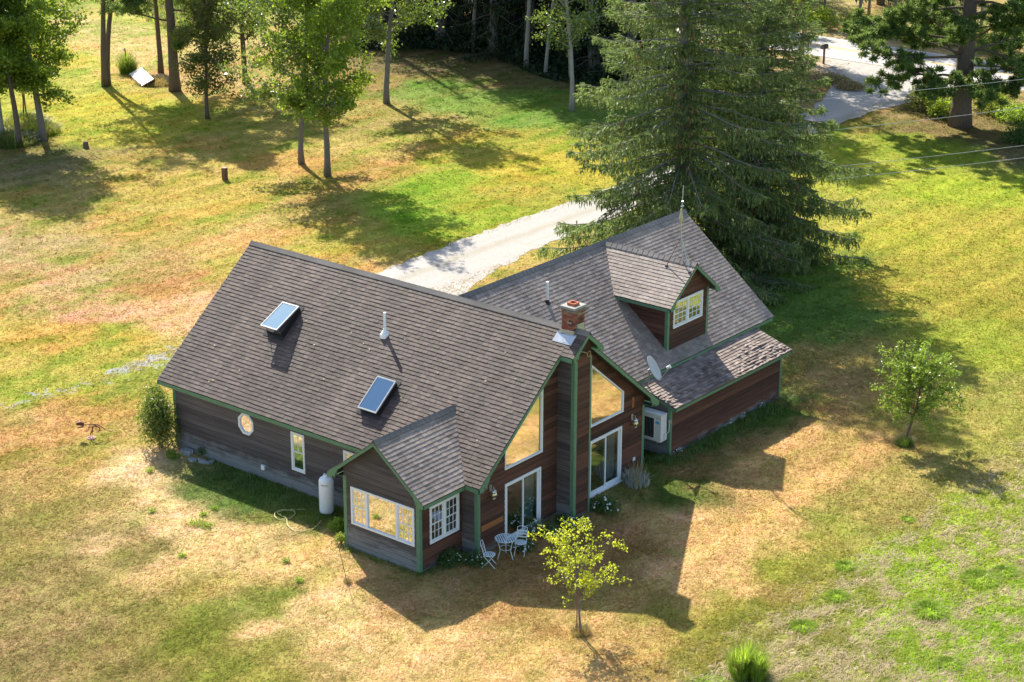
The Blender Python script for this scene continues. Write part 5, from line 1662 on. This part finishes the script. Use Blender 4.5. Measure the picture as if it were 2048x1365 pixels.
for d in ((-.22, -.16, .04), (-.30, .12, .08)):
    mb = MB(); mb.tube([d, hub * .6], .014, 6); part(mb, 'strut', 'metal', t)
lnb = c - o + nrm * .52 - e2 * .18
mb = MB(); mb.tube([c - o - e2 * .48 - nrm * .02, lnb - e2 * .05], .018, 6); part(mb, 'arm', 'metal', t)
mb = MB(); mb.tube([lnb - nrm * .09, lnb + nrm * .05], .05, 10); mb.tube([lnb + nrm * .05, lnb + nrm * .06], .075, 10); part(mb, 'receiver', 'pvc', t)

# antenna mast on the dormer
zr = lambda y: DZE + SD * (DE - abs(y - DYM))
t = thing('antenna', (12.72, 14.60, 6.24), 'thin aerial mast on a small tripod over the dormer ridge', 'antenna')
MT['rustleg'] = plain('rusty_leg', (0.18, 0.08, 0.05), 0.7)
mb = MB(); mb.tube([(0, 0, 0.03), (-.10, -.05, 1.0), (-.11, -.06, 1.75)], .022, 8); mb.tube([(-.11, -.06, 1.75), (-.07, -.04, 3.02)], .017, 8); part(mb, 'mast', 'metal', t)
for (x, y), mm in (((-.58, -.24), 'rustleg'), ((.52, -.28), 'metal'), ((.1, .42), 'metal')):
    mb = MB(); mb.tube([(x, y, zr(14.60 + y) - 6.24 + .03), (-.10, -.05, 1.0)], .014, 6); part(mb, 'leg', mm, t)
    mb = MB(); mb.box((x - .05, y - .05, zr(14.60 + y) - 6.24 - .02), (x + .05, y + .05, zr(14.60 + y) - 6.24 + .035)); part(mb, 'foot', 'dark', t)
mb = MB(); mb.lathe([(0.02, 1.55), (.05, 1.62), (.075, 1.74), (.06, 1.88), (.03, 1.98), (.03, 2.1)], (-.11, -.06, 0), 12); part(mb, 'insulator', plain('aged_ceramic', (0.45, 0.40, 0.22), 0.5), t, True)
mb = MB(); mb.tube([(-.13, -.08, 2.2), (-.05, 0.0, 2.22)], .03, 8); mb.tube([(-.12, -.05, 2.38), (-.04, -.03, 2.4)], .026, 8); part(mb, 'clamp', 'metal', t)

# wall lanterns
MT['lampglass'] = glassmat('lantern_glass', 0.45, (0.9, 0.85, 0.6))
for yy, lab in ((0.62, 'onion-shaped wall lantern beside the door with the garden table'), (8.60, 'onion-shaped wall lantern between the right door and the heat pump')):
    t = thing('wall_lantern', (AL + .03, yy, 2.06), lab, 'lantern')
    mb = MB(); mb.box((0, -.06, .12), (.02, .06, .36)); part(mb, 'back_plate', 'metal', t)
    mb = MB(); mb.tube([(.01, 0, .26), (.08, 0, .34), (.15, 0, .33), (.16, 0, .24)], .013, 6); part(mb, 'arm', 'metal', t)
    mb = MB(); mb.lathe([(.03, .25), (.085, .20), (.095, .16), (.07, .15)], (.16, 0, 0), 14); part(mb, 'cap', 'metal', t)
    mb = MB(); mb.lathe([(.065, .15), (.10, .09), (.105, .03), (.085, -.05), (.06, -.07)], (.16, 0, 0), 14); part(mb, 'globe', 'lampglass', t, True)
    mb = MB(); mb.lathe([(.06, -.071), (.065, -.09), (.02, -.11)], (.16, 0, 0), 12); part(mb, 'base', 'metal', t)
    for q in range(4):
        w = q * 1.5708 + .4
        mb = MB(); mb.tube([(.16 + .07 * math.cos(w), .07 * math.sin(w), .15), (.16 + .11 * math.cos(w), .11 * math.sin(w), .05), (.16 + .07 * math.cos(w), .07 * math.sin(w), -.07)], .005, 4); part(mb, 'cage_bar', 'metal', t)

# garden table and chairs
MT['iron'] = plain('white_enamelled_iron', (0.62, 0.70, 0.72), 0.45, var=0.1)
p = G(1011, 1077, 0.72)
t = thing('garden_table', (p[0], p[1], 0), 'round white slatted garden table in front of the left sliding door', 'table')
mb = MB(); mb.tube([(.35 * math.cos(a), .35 * math.sin(a), .72) for a in np.linspace(0, 6.2832, 37)], .011, 6, cap=False); part(mb, 'rim', 'iron', t)
for i in range(9):
    v = -.30 + i * .075; hw = math.sqrt(.345 ** 2 - v * v)
    mb = MB(); d = np.array([-RV[0] * .2 + FV[0], -RV[1] * .2 + FV[1], 0]); d = unit(d); e = np.array([-d[1], d[0], 0])
    mb.prism([e * v + d * hw - e * .021 + Zv * .718, e * v - d * hw - e * .021 + Zv * .718, e * v - d * hw + e * .021 + Zv * .718, e * v + d * hw + e * .021 + Zv * .718], (0, 0, .008)); part(mb, 'slat', 'iron', t)
for i in range(3):
    w = i * 2.094 + 2.2
    mb = MB(); mb.tube([(.30 * math.cos(w), .30 * math.sin(w), .715), (.22 * math.cos(w), .22 * math.sin(w), .45), (.2 * math.cos(w), .2 * math.sin(w), .3), (.30 * math.cos(w), .30 * math.sin(w), .0)], .012, 6); part(mb, 'leg', 'iron', t)
mb = MB(); mb.tube([(.205 * math.cos(a), .205 * math.sin(a), .37) for a in np.linspace(0, 6.2832, 25)], .008, 5, cap=False); part(mb, 'stretcher', 'iron', t)


def garden_chair(px, py, back, label):
    """folding slatted chair; back = horizontal direction from the seat to the backrest"""
    p = G(px, py, 0.44)
    t = thing('garden_chair', (p[0], p[1], 0), label, 'chair', 'white garden chairs')
    B = unit(np.array([back[0], back[1], 0.0])); S = np.array([-B[1], B[0], 0])
    Q = lambda s, b, z: S * s + B * b + Zv * z
    rim = [Q(.19 * math.cos(a), .19 * math.sin(a), .44) for a in np.linspace(0, 6.2832, 25)]
    mb = MB(); mb.tube(rim, .010, 6, cap=False); part(mb, 'seat_frame', 'iron', t)
    for i in range(6):
        v = -.155 + i * .062; hw = math.sqrt(.19 ** 2 - v * v)
        mb = MB(); mb.prism([Q(-hw, v - .019, .442), Q(hw, v - .019, .442), Q(hw, v + .019, .442), Q(-hw, v + .019, .442)], (0, 0, .007)); part(mb, 'slat', 'iron', t)
    for s in (-.17, .17):
        mb = MB(); mb.tube([Q(s, .15, .43), Q(s, .20, .65), Q(s, .27, .87)], .011, 6); part(mb, 'back_post', 'iron', t)
        mb = MB(); mb.tube([Q(s, .17, .44), Q(s * .95, -.02, .22), Q(s, -.22, 0)], .011, 6); part(mb, 'leg', 'iron', t)
        mb = MB(); mb.tube([Q(s * .9, -.15, .44), Q(s * .88, .02, .22), Q(s * .9, .24, 0)], .011, 6); part(mb, 'leg', 'iron', t)
    for z, b in ((.56, .185), (.66, .21), (.76, .235)):
        mb = MB(); mb.prism([Q(-.17, b, z - .02), Q(.17, b, z - .02), Q(.17, b, z + .02), Q(-.17, b, z + .02)], B * .006); part(mb, 'back_slat', 'iron', t)
    mb = MB(); mb.tube([Q(-.17, .27, .87), Q(-.08, .28, .90), Q(0, .283, .92), Q(.08, .28, .90), Q(.17, .27, .87)], .010, 6); part(mb, 'top_rail', 'iron', t)
    return t


garden_chair(979, 1109, -RV * 1.0 + FV * 0.15, 'white folding chair by the green corner board of the house')
garden_chair(1041, 1085, FV * 1.0 + RV * 0.25, 'white folding chair between the round table and the flower bed')

# rusty dinosaur skeleton ornament
p = G(183, 877)
t = thing('dinosaur_sculpture', (p[0], p[1], 0), 'small rusty metal dinosaur skeleton on a pink stone', 'sculpture')
MT['rust'] = plain('rusty_iron', (0.13, 0.045, 0.03), 0.7, 0.2, var=0.35, sc=30, obj=True)
Sx = lambda s, z, d=0.0: RV * s + Zv * (z + .05) + FV * d
mb = MB(); mb.lathe([(.05, -.02), (.17, -.01), (.19, .03), (.12, .065), (.03, .07)], k=9)
part(mb, 'base_stone', plain('pink_stone', (0.42, 0.25, 0.20), 0.9), t)
mb = MB(); mb.tube([Sx(-.24, .50), Sx(-.05, .52), Sx(.13, .53), Sx(.30, .49), Sx(.42, .42), Sx(.59, .28), Sx(.76, .25), Sx(1.0, .28)], [.016, .018, .02, .018, .015, .012, .010, .006], 7); part(mb, 'spine', 'rust', t)
mb = MB(); mb.prism([Sx(-.53, .50, -.05), Sx(-.25, .48, -.05), Sx(-.25, .60, -.05), Sx(-.36, .635, -.05), Sx(-.53, .60, -.05)], FV * .10); part(mb, 'skull', 'rust', t)
mb = MB(); mb.prism([Sx(-.50, .36, -.04), Sx(-.27, .42, -.04), Sx(-.25, .47, -.04), Sx(-.49, .41, -.04)], FV * .08); part(mb, 'jaw', 'rust', t)
for i in range(6):
    s = -.04 + i * .045
    mb = MB(); mb.tube([Sx(s, .51, .0), Sx(s, .44, -.06), Sx(s + .01, .37, -.04), Sx(s + .01, .36, .04), Sx(s, .44, .06), Sx(s, .51, .0)], .006, 5); part(mb, 'rib', 'rust', t)
for dd, pts in ((-.06, [(.10, .46), (.07, .30), (-.02, .16), (-.03, .03), (-.12, .015)]), (.06, [(.12, .46), (.30, .38), (.34, .26), (.24, .22), (.42, .24)])):
    mb = MB(); mb.tube([Sx(a, b, dd) for a, b in pts], [.024, .026, .02, .016, .012], 6); part(mb, 'leg', 'rust', t)
for dd in (-.06, .06):
    mb = MB(); mb.tube([Sx(-.06, .46, dd), Sx(-.07, .36, dd), Sx(-.10, .27, dd), Sx(-.24, .26, dd)], .009, 5); part(mb, 'arm', 'rust', t)
mb = MB(); mb.tube([Sx(.02, .02), Sx(.09, .44)], .014, 6); part(mb, 'support_rod', 'rust', t)

# rhododendron, stones and weeds at the far corner
shrub('rhododendron_bush', 'tall glossy bush at the far corner of the long wall', (-0.42, -0.42), 0.80, 0.72, 2.55, 5200, 211, 'leaf_rhodo', 0.15, 'bush', 18, 9, asp=0.34)
MT['stone'] = plain('grey_flagstone', (0.30, 0.31, 0.31), 0.85, var=0.3)
for (px, py, sx, sy, h, lab) in ((372, 908, .62, .36, .20, 'thick grey flagstone leaning by the glossy bush'), (402, 925, .85, .18, .12, 'long pale stone slab lying along the wall base'), (384, 922, .40, .25, .10, 'small flat stone below the leaning flagstone'), (424, 926, .45, .28, .08, 'broken flat stone at the edge of the shaded grass')):
    p = G(px, py); rgs = np.random.default_rng(int(px))
    t = MB(); n = 9
    ang = np.sort(rgs.random(n) * 6.283); rr = .8 + .3 * rgs.random(n)
    pts = [(p[0] + sx * .5 * rr[i] * math.cos(ang[i]), p[1] + sy * .5 * rr[i] * math.sin(ang[i]), -.02) for i in range(n)]
    t.prism(pts, (0.02, 0.01, h)); t.build('flat_stone', MT['stone'], label=lab, cat='stone')
shrub('weed', 'dark ferny weed growing behind the flat stones', pt(408, 912), 0.35, 0.2, 0.5, 700, 212, 'herb', 0.07, 'weed')
shrub('weed', 'bright leafy weed in front of the glossy bush', pt(345, 918), 0.35, 0.3, 0.35, 600, 213, 'herb_lt', 0.07, 'weed')

# yellow hose lying on the grass
hp = [(640, 597), (560, 590), (480, 598), (410, 598), (355, 615), (338, 650), (360, 682), (430, 688), (500, 668), (537, 635), (520, 608), (450, 600), (385, 612), (368, 630), (400, 652), (435, 668), (456, 690), (463, 735), (490, 775), (540, 800), (610, 806), (690, 790), (745, 755), (790, 700)]
pp = [G(480 + a / 4.875, 900 + b / 4.875) for a, b in hp]
pp = np.array(pp); tt_ = np.linspace(0, len(pp) - 1, 120); i0 = np.minimum(tt_.astype(int), len(pp) - 2); f = tt_ - i0
def cr(a, b, c, d, t): return .5 * ((2 * b) + (-a + c) * t + (2 * a - 5 * b + 4 * c - d) * t * t + (-a + 3 * b - 3 * c + d) * t ** 3)
path = [cr(pp[max(i - 1, 0)], pp[i], pp[i + 1], pp[min(i + 2, len(pp) - 1)], q) + np.array([0, 0, .045 + .012 * math.sin(k * .9)]) for k, (i, q) in enumerate(zip(i0, f))]
mb = MB(); mb.tube(path, .015, 7); mb.build('garden_hose', plain('yellow_hose', (0.50, 0.46, 0.18), 0.5), smooth=True, label='pale yellow garden hose coiled loosely on the grass', cat='hose')
# shepherd's hook
p = G(695, 1166)
t = thing('plant_hook', (p[0], p[1], 0), 'thin black plant hook leaning in the grass by the bump-out', 'plant hook')
d = -RV * .30
mb = MB(); mb.tube([(0, 0, -.03), d * .5 + Zv * .75, d * .95 + Zv * 1.42] + [d * .95 + Zv * 1.42 - RV * (.10 - .10 * math.cos(a)) + Zv * .10 * math.sin(a) for a in np.linspace(.3, 3.6, 10)], .009, 6); part(mb, 'rod', 'dark', t)
mb = MB(); mb.tube([(-.08, 0, .05), (.08, 0, .05)], .008, 5); part(mb, 'step', 'dark', t)
grass_clump('grass_tuft', 'dry tuft at the foot of the plant hook', (p[0], p[1]), .12, .32, 120, 221, 'straw', .012, dry=0)

# flower beds round the gable
for k, (px, py, rx, h, n, nf, lab) in enumerate(((893, 1122, .85, .50, 3300, 18, 'dark herb bed in the corner between bump-out and gable'), (950, 1128, .55, .38, 1500, 22, 'daisy patch under the chair by the green corner board'),
                                                (1045, 1098, .60, .40, 1700, 26, 'daisy patch beside the round table'), (1085, 1068, .70, .45, 2300, 44, 'daisy bed before the left sliding door'),
                                                (1128, 1052, .50, .36, 1300, 26, 'daisy clump at the foot of the chimney chase'), (1208, 1022, .68, .62, 2600, 30, 'bushy daisy clump under the right sliding door'), (1165, 1046, .4, .25, 500, 16, 'thin daisies between the chase and the bushy clump'))):
    shrub('daisy_bed', lab, pt(px, py), rx, rx * .75, h, n, 230 + k, 'herb', 0.075, 'flower bed', 11, 8, 'petal', nf, 0.4, fs=.075)
c_ = pt(1272, 968)
t = thing('silver_plant', (c_[0], c_[1], 0), 'silver-leaved plant with dry spikes beside the right sliding door', 'plant')
rgs = np.random.default_rng(240)
V, F = blades(420, rgs, .48, .62, .022, .55); link('leaves', np_mesh('leaves', V, F, MT['silver']), t, local=True)
V, F = blades(120, rgs, .50, 1.0, .022, .22); link('spikes', np_mesh('spikes', V, F, MT['straw']), t, local=True)
for k, (px, py, s) in enumerate(((1352, 906, .30), (1388, 882, .25), (1455, 848, .22), (1482, 838, .24), (1518, 815, .28))):
    shrub('silver_weed', ('silvery weed at the near corner of the lean-to', 'white-leaved weed second along the lean-to base', 'small silvery weed half way along the lean-to', 'white-leaved weed fourth along the lean-to base', 'silvery weed at the far corner of the lean-to')[k], pt(px, py), s, s * .7, s * 1.1, 170, 250 + k, 'silver', .07, 'weed', 5, 4)
def grass_strip(label, line, wdt, n, h, seed, mat='herb_mid'):
    """long grass left standing along a wall, thick in places"""
    rg_ = np.random.default_rng(seed)
    line = np.array(line, float)
    t_ = rg_.random(n) * (len(line) - 1); i_ = np.minimum(t_.astype(int), len(line) - 2); f_ = (t_ - i_)[:, None]
    c_ = line[i_] * (1 - f_) + line[i_ + 1] * f_ + rg_.normal(0, 1, (n, 2)) * wdt
    kp = fbm(c_[:, 0] * 1.6, c_[:, 1] * 1.6, seed, 3) + rg_.random(n) * .3 > .6
    c_ = c_[kp]; n = len(c_)
    V_, F_ = blades(n, rg_, .02, h, .018, 1.0); V_ = V_.reshape(n, 5, 3); sc_ = (.5 + .9 * fbm(c_[:, 0] * 2, c_[:, 1] * 2, seed + 5, 3))[:, None, None]
    V_ = V_ * sc_; V_[:, :, 0] += c_[:, :1]; V_[:, :, 1] += c_[:, 1:]
    link('long_grass', np_mesh('long_grass', V_.reshape(-1, 3), F_, MT[mat]), label=label, cat='grass', kind='stuff')


grass_strip('long shaded grass along the foot of the lean-to and under the heat pump', [pt(1295, 925), pt(1345, 922), pt(1400, 890), pt(1480, 845), pt(1560, 805), pt(1590, 800)], .33, 5200, .30, 260)
grass_strip('long shaded grass along the foot of the long grey wall', [pt(400, 940), pt(470, 962), pt(560, 998), pt(650, 1035)], .42, 5200, .24, 270)
grass_strip('weedy grass at the foot of the bump-out and gable', [pt(690, 1095), pt(760, 1125), pt(838, 1152), pt(870, 1140), pt(960, 1125), pt(1150, 1050), pt(1290, 950)], .10, 1500, .16, 275)
for k, (px, py, s) in enumerate(((392, 1048, .33), (412, 1055, .36), (408, 1032, .16), (430, 1020, .14), (305, 1025, .16), (600, 1165, .2), (572, 1125, .16), (300, 945, .2), (365, 1115, .18))):
    shrub('lawn_weed', ('broad green weed in the dry grass, one of a close pair', 'broad green weed touching its twin in the dry grass', 'small weed just behind the pair of green weeds', 'tiny weed farthest behind the pair of green weeds', 'lone weed in dry grass towards the dinosaur', 'weed tuft in dry grass before the bump-out corner', 'small weed between the hose and the bump-out', 'weed on the dry patch below the glossy bush', 'weed between the pair of weeds and the olive turf')[k], pt(px, py), s, s, .16, int(900 * s), 280 + k, 'herb_lt', .06, 'weed', 5, 4, low=.02)

# young tree with yellow leaves and its stake
p = G(1160, 1266)
def shoots(name, label, xy, h, cb, R, seed, leaf, nl, ls, nl_, lean=(0, 0), r0=.03, bk='bark_grey', up=1.3, prof=None):
    return put(broadleaf(name, label, h, cb, R, seed, leaf, bk, r0, nl, ls, nl_, up, prof or (lambda s: 1.0 - .55 * s), clump=.115, lean=lean), xy)
yt = shoots('young_tree', 'young tree with bright yellow-green leaves tied to a stake', (p[0], p[1]), 2.55, 1.0, 1.75, 303, 'leaf_young', 2300, .09, 13, r0=.04)
mb = MB(); mb.tube([(-.09, -.05, -.03), (-.09, -.05, 1.5)], .018, 6); part(mb, 'stake', 'rustleg', yt)
grass_clump('grass_tuft', 'dry grass tuft round the foot of the yellow young tree', (p[0] + .03, p[1]), .32, .35, 420, 304, 'straw', .012, dry=.2)
p = G(1808, 888)
at_ = shoots('apple_tree', 'small leaning apple tree on the lawn beyond the lean-to', (p[0], p[1]), 3.1, 1.0, 1.8, 305, 'leaf_apple', 11000, .10, 34, (RV[0] * .26, RV[1] * .26), .06, 'bark_brown', .8, lambda s: math.sin(math.pi * min(1, .25 + .72 * s)) ** .7)
rga = np.random.default_rng(3)
MT['apple'] = plain('apple_skin', (0.45, 0.10, 0.05), 0.35, obj=True)
for k in range(9):
    mb = MB(); mb.lathe([(.006, .035), (.03, .03), (.04, 0), (.03, -.03), (.008, -.035)], (RV[0] * .55 + rga.normal(0, .6), RV[1] * .55 + rga.normal(0, .6), 2.0 + rga.normal(0, .35)), 8); part(mb, 'apple', 'apple', at_, True)
grass_clump('grass_tuft', 'green tuft at the foot of the apple tree', (p[0] + .05, p[1] - .05), .34, .42, 600, 306, 'herb', .014, dry=.1)
c_ = pt(1492, 1352)
t = thing('tall_grass', (c_[0], c_[1], 0), 'tall green ornamental grass clump at the edge of the rough pasture', 'grass clump')
rgs = np.random.default_rng(307); VV, DV = [], []
for q in range(11):
    ox, oy = rgs.normal(0, .30, 2); hh = 1.35 - .9 * math.hypot(ox, oy) + rgs.normal(0, .16)
    V, F = blades(330, rgs, .17, hh, .020, .5); V += np.array([ox, oy, 0]); VV.append(V)
    V, F = blades(70, rgs, .17, hh * 1.06, .016, .6); V += np.array([ox, oy, 0]); DV.append(V)
for nm, L_, mm in (('blades', VV, 'tuft'), ('dry_stems', DV, 'straw')):
    V = np.concatenate(L_); i = np.arange(len(V) // 5)[:, None] * 5
    F = np.concatenate([i + np.array([[0, 1, 2]]), i + np.array([[0, 2, 3]]), i + np.array([[3, 2, 4]])])
    link(nm, np_mesh(nm, V, F, MT[mm]), t, local=True)
for k, (px, py, r_, h) in enumerate(((1690, 1135, .3, .2), (1675, 1195, .32, .22), (1860, 1225, .5, .32), (1960, 1160, .6, .25), (1605, 1255, .35, .22), (1815, 1040, .2, .15), (2010, 1145, .4, .2), (1900, 1330, .4, .2))):
    grass_clump('pasture_tuft', 'bright green grass tuft standing in the rough pasture', pt(px, py), r_, h, int(1500 * r_), 310 + k, 'tuft', .022, 'grass tuft', 1.7, .1, group='tufts in the pasture')

# mailbox, posts, slab
t = thing('mailbox', (-16.1, 74.1, 0), 'dark arched mailbox on a reddish post by the road', 'mailbox')
mb = MB(); mb.box((-.055, -.055, -.05), (.055, .055, 1.05)); part(mb, 'post', plain('red_brown_post', (0.22, 0.09, 0.06), 0.8), t)
mb = MB(); prof = [(-.14, 1.06), (.14, 1.06), (.14, 1.22)] + [(.14 * math.cos(a), 1.22 + .14 * math.sin(a)) for a in np.linspace(.2, 2.94, 9)] + [(-.14, 1.22)]
mb.prism([(a, -.30, z) for a, z in prof], (0, .60, 0)); part(mb, 'box', 'dark', t)
mb = MB(); mb.prism([(a * .96, -.315, 1.06 + (z - 1.06) * .97) for a, z in prof], (0, .012, 0)); part(mb, 'door', 'metal', t)
mb = MB(); mb.box((.142, -.1, 1.2), (.15, -.07, 1.42)); part(mb, 'flag', 'ink_red', t)
MT['oldwood'] = plain('old_brown_wood', (0.16, 0.08, 0.05), 0.9, var=0.3, obj=True)
p = G(450, 360)
t = thing('wooden_post', (p[0], p[1], 0), 'short square brown post alone on the open lawn', 'post')
mb = MB(); mb.prism([(-.12, -.12, -.05), (.12, -.12, -.05), (.12, .12, -.05), (-.12, .12, -.05)], (0, 0, .72)); part(mb, 'post_body', 'oldwood', t)
mb = MB(); mb.prism([(-.125, -.125, .671), (.125, -.125, .671), (.125, .125, .671), (-.125, .125, .671)], (0, 0, .03)); part(mb, 'post_top', plain('pale_end_grain', (0.42, 0.3, 0.2), 0.9), t)
p = G(172, 296)
t = MB(); t.lathe([(.22, -.05), (.17, .08), (.15, .3), (.13, .38)], (p[0], p[1], 0), 11); t.build('tree_stump', MT['bark_brown'], label='dark broken stump in the shade of the tree clump', cat='stump')
m, nt, b = newmat('peeling_white_paint')
nz = noise(nt, pos(nt), 2.2, 6, 0.7)
nt.links.new(ramp(nt, nz, [(0.38, (0.10, 0.08, 0.07)), (0.43, (0.72, 0.70, 0.68)), (1.0, (0.82, 0.8, 0.78))]), b.inputs['Base Color'])
a_, b2_ = G(271, 150)[:2], G(296, 174)[:2]
dv = unit(np.append(b2_ - a_, 0)); nv = np.array([-dv[1], dv[0], 0])
t = thing('white_slab', tuple(np.append((a_ + b2_) / 2, 0)), 'peeling white wooden slab lying tilted in the grass between two trunks', 'slab')
L_ = np.linalg.norm(b2_ - a_) / 2
for k in range(4):
    mb = MB(); w0, w1 = -.42 + k * .21, -.42 + k * .21 + .2
    mb.prism([dv * -L_ + nv * w0 + Zv * (.10 + .10 * k), dv * L_ + nv * w0 + Zv * (.10 + .10 * k), dv * L_ + nv * w1 + Zv * (.20 + .10 * k), dv * -L_ + nv * w1 + Zv * (.20 + .10 * k)], (0, 0, -.05)); part(mb, 'plank', m, t)
for s in (-.8, .8):
    mb = MB(); q = dv * (L_ * s)
    mb.prism([q + nv * -.5 - dv * .05, q + nv * .55 - dv * .05, q + nv * .55 - dv * .05 + Zv * .46, q + nv * -.5 - dv * .05 + Zv * .08], dv * .1); part(mb, 'bearer', 'oldwood', t)
grass_clump('tall_grass', 'green reed clump round a dark stake behind the white slab', pt(256, 146), .55, 1.6, 900, 330, 'herb_lt', .03, 'grass clump', .5, .5)
p = G(253, 148); mb = MB(); mb.tube([(p[0], p[1], -.05), (p[0], p[1], 1.75)], .04, 6); mb.build('stake', MT['dark'], label='dark stake standing in the reed clump', cat='stake')
grass_clump('rough_grass', 'rough dry grass between the white slab and the thick pine', pt(315, 165), 1.5, .5, 1600, 331, 'straw', .03, 'grass', .9, 0)

# bushes by the great pine and along the road
BR = [(1845, 222, 1.5, 1.9, 'leaf_olive', 'golden bush on the drive side of the great pine'), (1880, 235, 1.2, 1.4, 'leaf_mid', 'green bush against the trunk of the great pine'), (1985, 225, 1.9, 1.5, 'leaf_yel', 'bright bush on the lawn side of the great pine'),
      (2035, 245, 1.7, 1.6, 'herb_lt', 'bright leafy bush at the lawn corner past the great pine'), (2040, 285, 1.3, 1.2, 'herb', 'dark bush at the edge of the shaded lawn'), (1975, 190, 1.4, 1.0, 'leaf_olive', 'brown bush between the great pine and the road'),
      (1665, 165, 1.4, .5, 'straw', 'low dry bush below the mailbox'), (1700, 178, 1.2, .4, 'straw', 'low dry bush beside the drive mouth')]
for k, (px, py, r_, h, lf, lab) in enumerate(BR): shrub('bush', lab, pt(px, py), r_, r_ * .85, h, int(1700 * r_), 340 + k, lf, .15, 'bush', 12, 9)
rgb = np.random.default_rng(8)
for k in range(22):
    x = -42 + k * 2.45 + rgb.normal(0, .4); y = 84.3 + rgb.random() * 1.6
    shrub('roadside_bush', 'leafy bush on the far bank of the road', (x, y), 1.5, 1.1, 1.5 + rgb.random(), 1500, 360 + k, ('leaf_yel', 'herb_lt', 'leaf_mid')[k % 3], .17, 'bush', 10, 7, 'goldenrod', 12, group='bushes across the road', fs=.14)
# meadow behind the lawn trees
for k in range(26):
    x = rgb.uniform(-96, -64); y = 53 - .62 * (x + 60) * .55 + rgb.uniform(2, 16)
    shrub('meadow_bush', 'tangled goldenrod bush in the meadow beyond the lawn trees', (x, y), 1.7, 1.6, 1.3 + .8 * rgb.random(), 1300, 400 + k, ('leaf_yel', 'herb_lt', 'leaf_olive')[k % 3], .17, 'bush', 10, 6, 'goldenrod', 26, group='goldenrod bushes of the meadow', fs=.16)
n = 60000
mx_ = rgb.uniform(-105, -58, n); my_ = 53 - .34 * (mx_ + 60) + rgb.random(n) * 26 + 4 * (fbm(mx_ * .15, my_ * 0 if False else mx_ * .1, 4) - .5)
V, F = blades(n, rgb, .001, .75, .05, .8); V = V.reshape(n, 5, 3); V[:, :, 0] += mx_[:, None]; V[:, :, 1] += my_[:, None]
kk = rgb.random(n) < .55
for msk, mm, lab in ((kk, 'straw', 'tall dry meadow grass beyond the lawn trees'), (~kk, 'herb_lt', 'tall green meadow growth beyond the lawn trees')):
    q = V[msk]; i = np.arange(len(q))[:, None] * 5
    F = np.concatenate([i + np.array([[0, 1, 2]]), i + np.array([[0, 2, 3]]), i + np.array([[3, 2, 4]])])
    link('meadow_grass', np_mesh('meadow_grass', q.reshape(-1, 3), F, MT[mm]), label=lab, cat='grass', kind='stuff')
# undergrowth closing the foot of the wood
n = 26000
ux = rgb.uniform(-64, -18, n); uy = 58.6 + .10 * (ux + 40) + 2.0 * np.sin(ux * .3) + np.abs(rgb.normal(0, 5, n)); uz = np.abs(rgb.normal(0, .75, n)) * np.clip((uy - 57.5 - .1 * (ux + 40)) / 3, .15, 1)
ok = (uy < 74) & ~((ux < -46) & (uy < 64))
V, F = leaf_quads(np.stack([ux, uy, uz + .05], 1)[ok], .26, rgb, .6)
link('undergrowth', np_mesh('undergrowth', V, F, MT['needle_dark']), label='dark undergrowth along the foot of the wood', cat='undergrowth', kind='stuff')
# rough grass under the tree clump
for k, (px, py, r_) in enumerate(((70, 265, 1.5), (20, 285, 1.8), (55, 250, 1.4))):
    grass_clump('rough_grass', ('rough pale grass round the thickest trunk of the tree clump', 'rough grass under the leaning trunk of the tree clump', 'rough grass round the sapling stems')[k], pt(px, py), r_, .8, 1500, 440 + k, ('leaf_yel', 'herb', 'leaf_yel')[k], .035, 'grass', .8, .4)

# overhead wires from a pole by the road to the spruce
PX, PY = 27.0, 68.0
t = thing('utility_pole', (PX, PY, 0), 'wooden utility pole beyond the end of the lawn', 'pole')
mb = MB(); mb.tube([(0, 0, -.2), (0, 0, 10.5)], [.17, .12], 12); part(mb, 'pole', 'oldwood', t)
mb = MB(); mb.box((-.9, -.06, 9.6), (.9, .06, 9.72)); part(mb, 'crossarm', 'oldwood', t)
MT['wire'] = plain('aluminium_wire', (0.4, 0.41, 0.42), 0.5, 0.2)
for k, (z0, z1, o, lab) in enumerate(((6.1, 8.6, 0.0, 'slack overhead wire strung to the spruce at mid height'), (7.7, 9.7, .5, 'highest overhead wire strung to the spruce'), (4.3, 6.4, -.4, 'low overhead wire crossing the lawn to the spruce'), (3.7, 5.7, -.8, 'lowest overhead wire crossing the lawn to the spruce'))):
    a = np.array([4.9, 34.2 + o * .1, z0]); b_ = np.array([PX, PY + o * .1, z1])
    mb = MB(); mb.tube([a + (b_ - a) * s - Zv * .9 * 4 * s * (1 - s) * .5 for s in np.linspace(0, 1, 30)], .010, 5); mb.build('overhead_wire', MT['wire'], label=lab, cat='wire')
# bits of leaf litter on the big roof slope
V = []; F = []
rgl = np.random.default_rng(2)
for k in range(26):
    x, y = rgl.uniform(.5, 14.5), rgl.uniform(-.1, 4.2); s_ = .025 + .03 * rgl.random(); c_ = np.array([x, y, zA(y)]) + NL * .03
    ud, vd = np.array([1, 0, 0]), np.array([0, cA, sA]); an = rgl.random() * 3
    for q in range(4): V.append(c_ + s_ * (math.cos(an + q * 1.57) * ud + .6 * math.sin(an + q * 1.57) * vd) + NL * .008 * (q % 2))
    F.append((4 * k, 4 * k + 1, 4 * k + 2, 4 * k + 3))
link('leaf_litter', np_mesh('leaf_litter', np.array(V), np.array(F), plain('pale_dry_leaf', (0.5, 0.42, 0.25), 0.8)), roofL, kind='stuff')
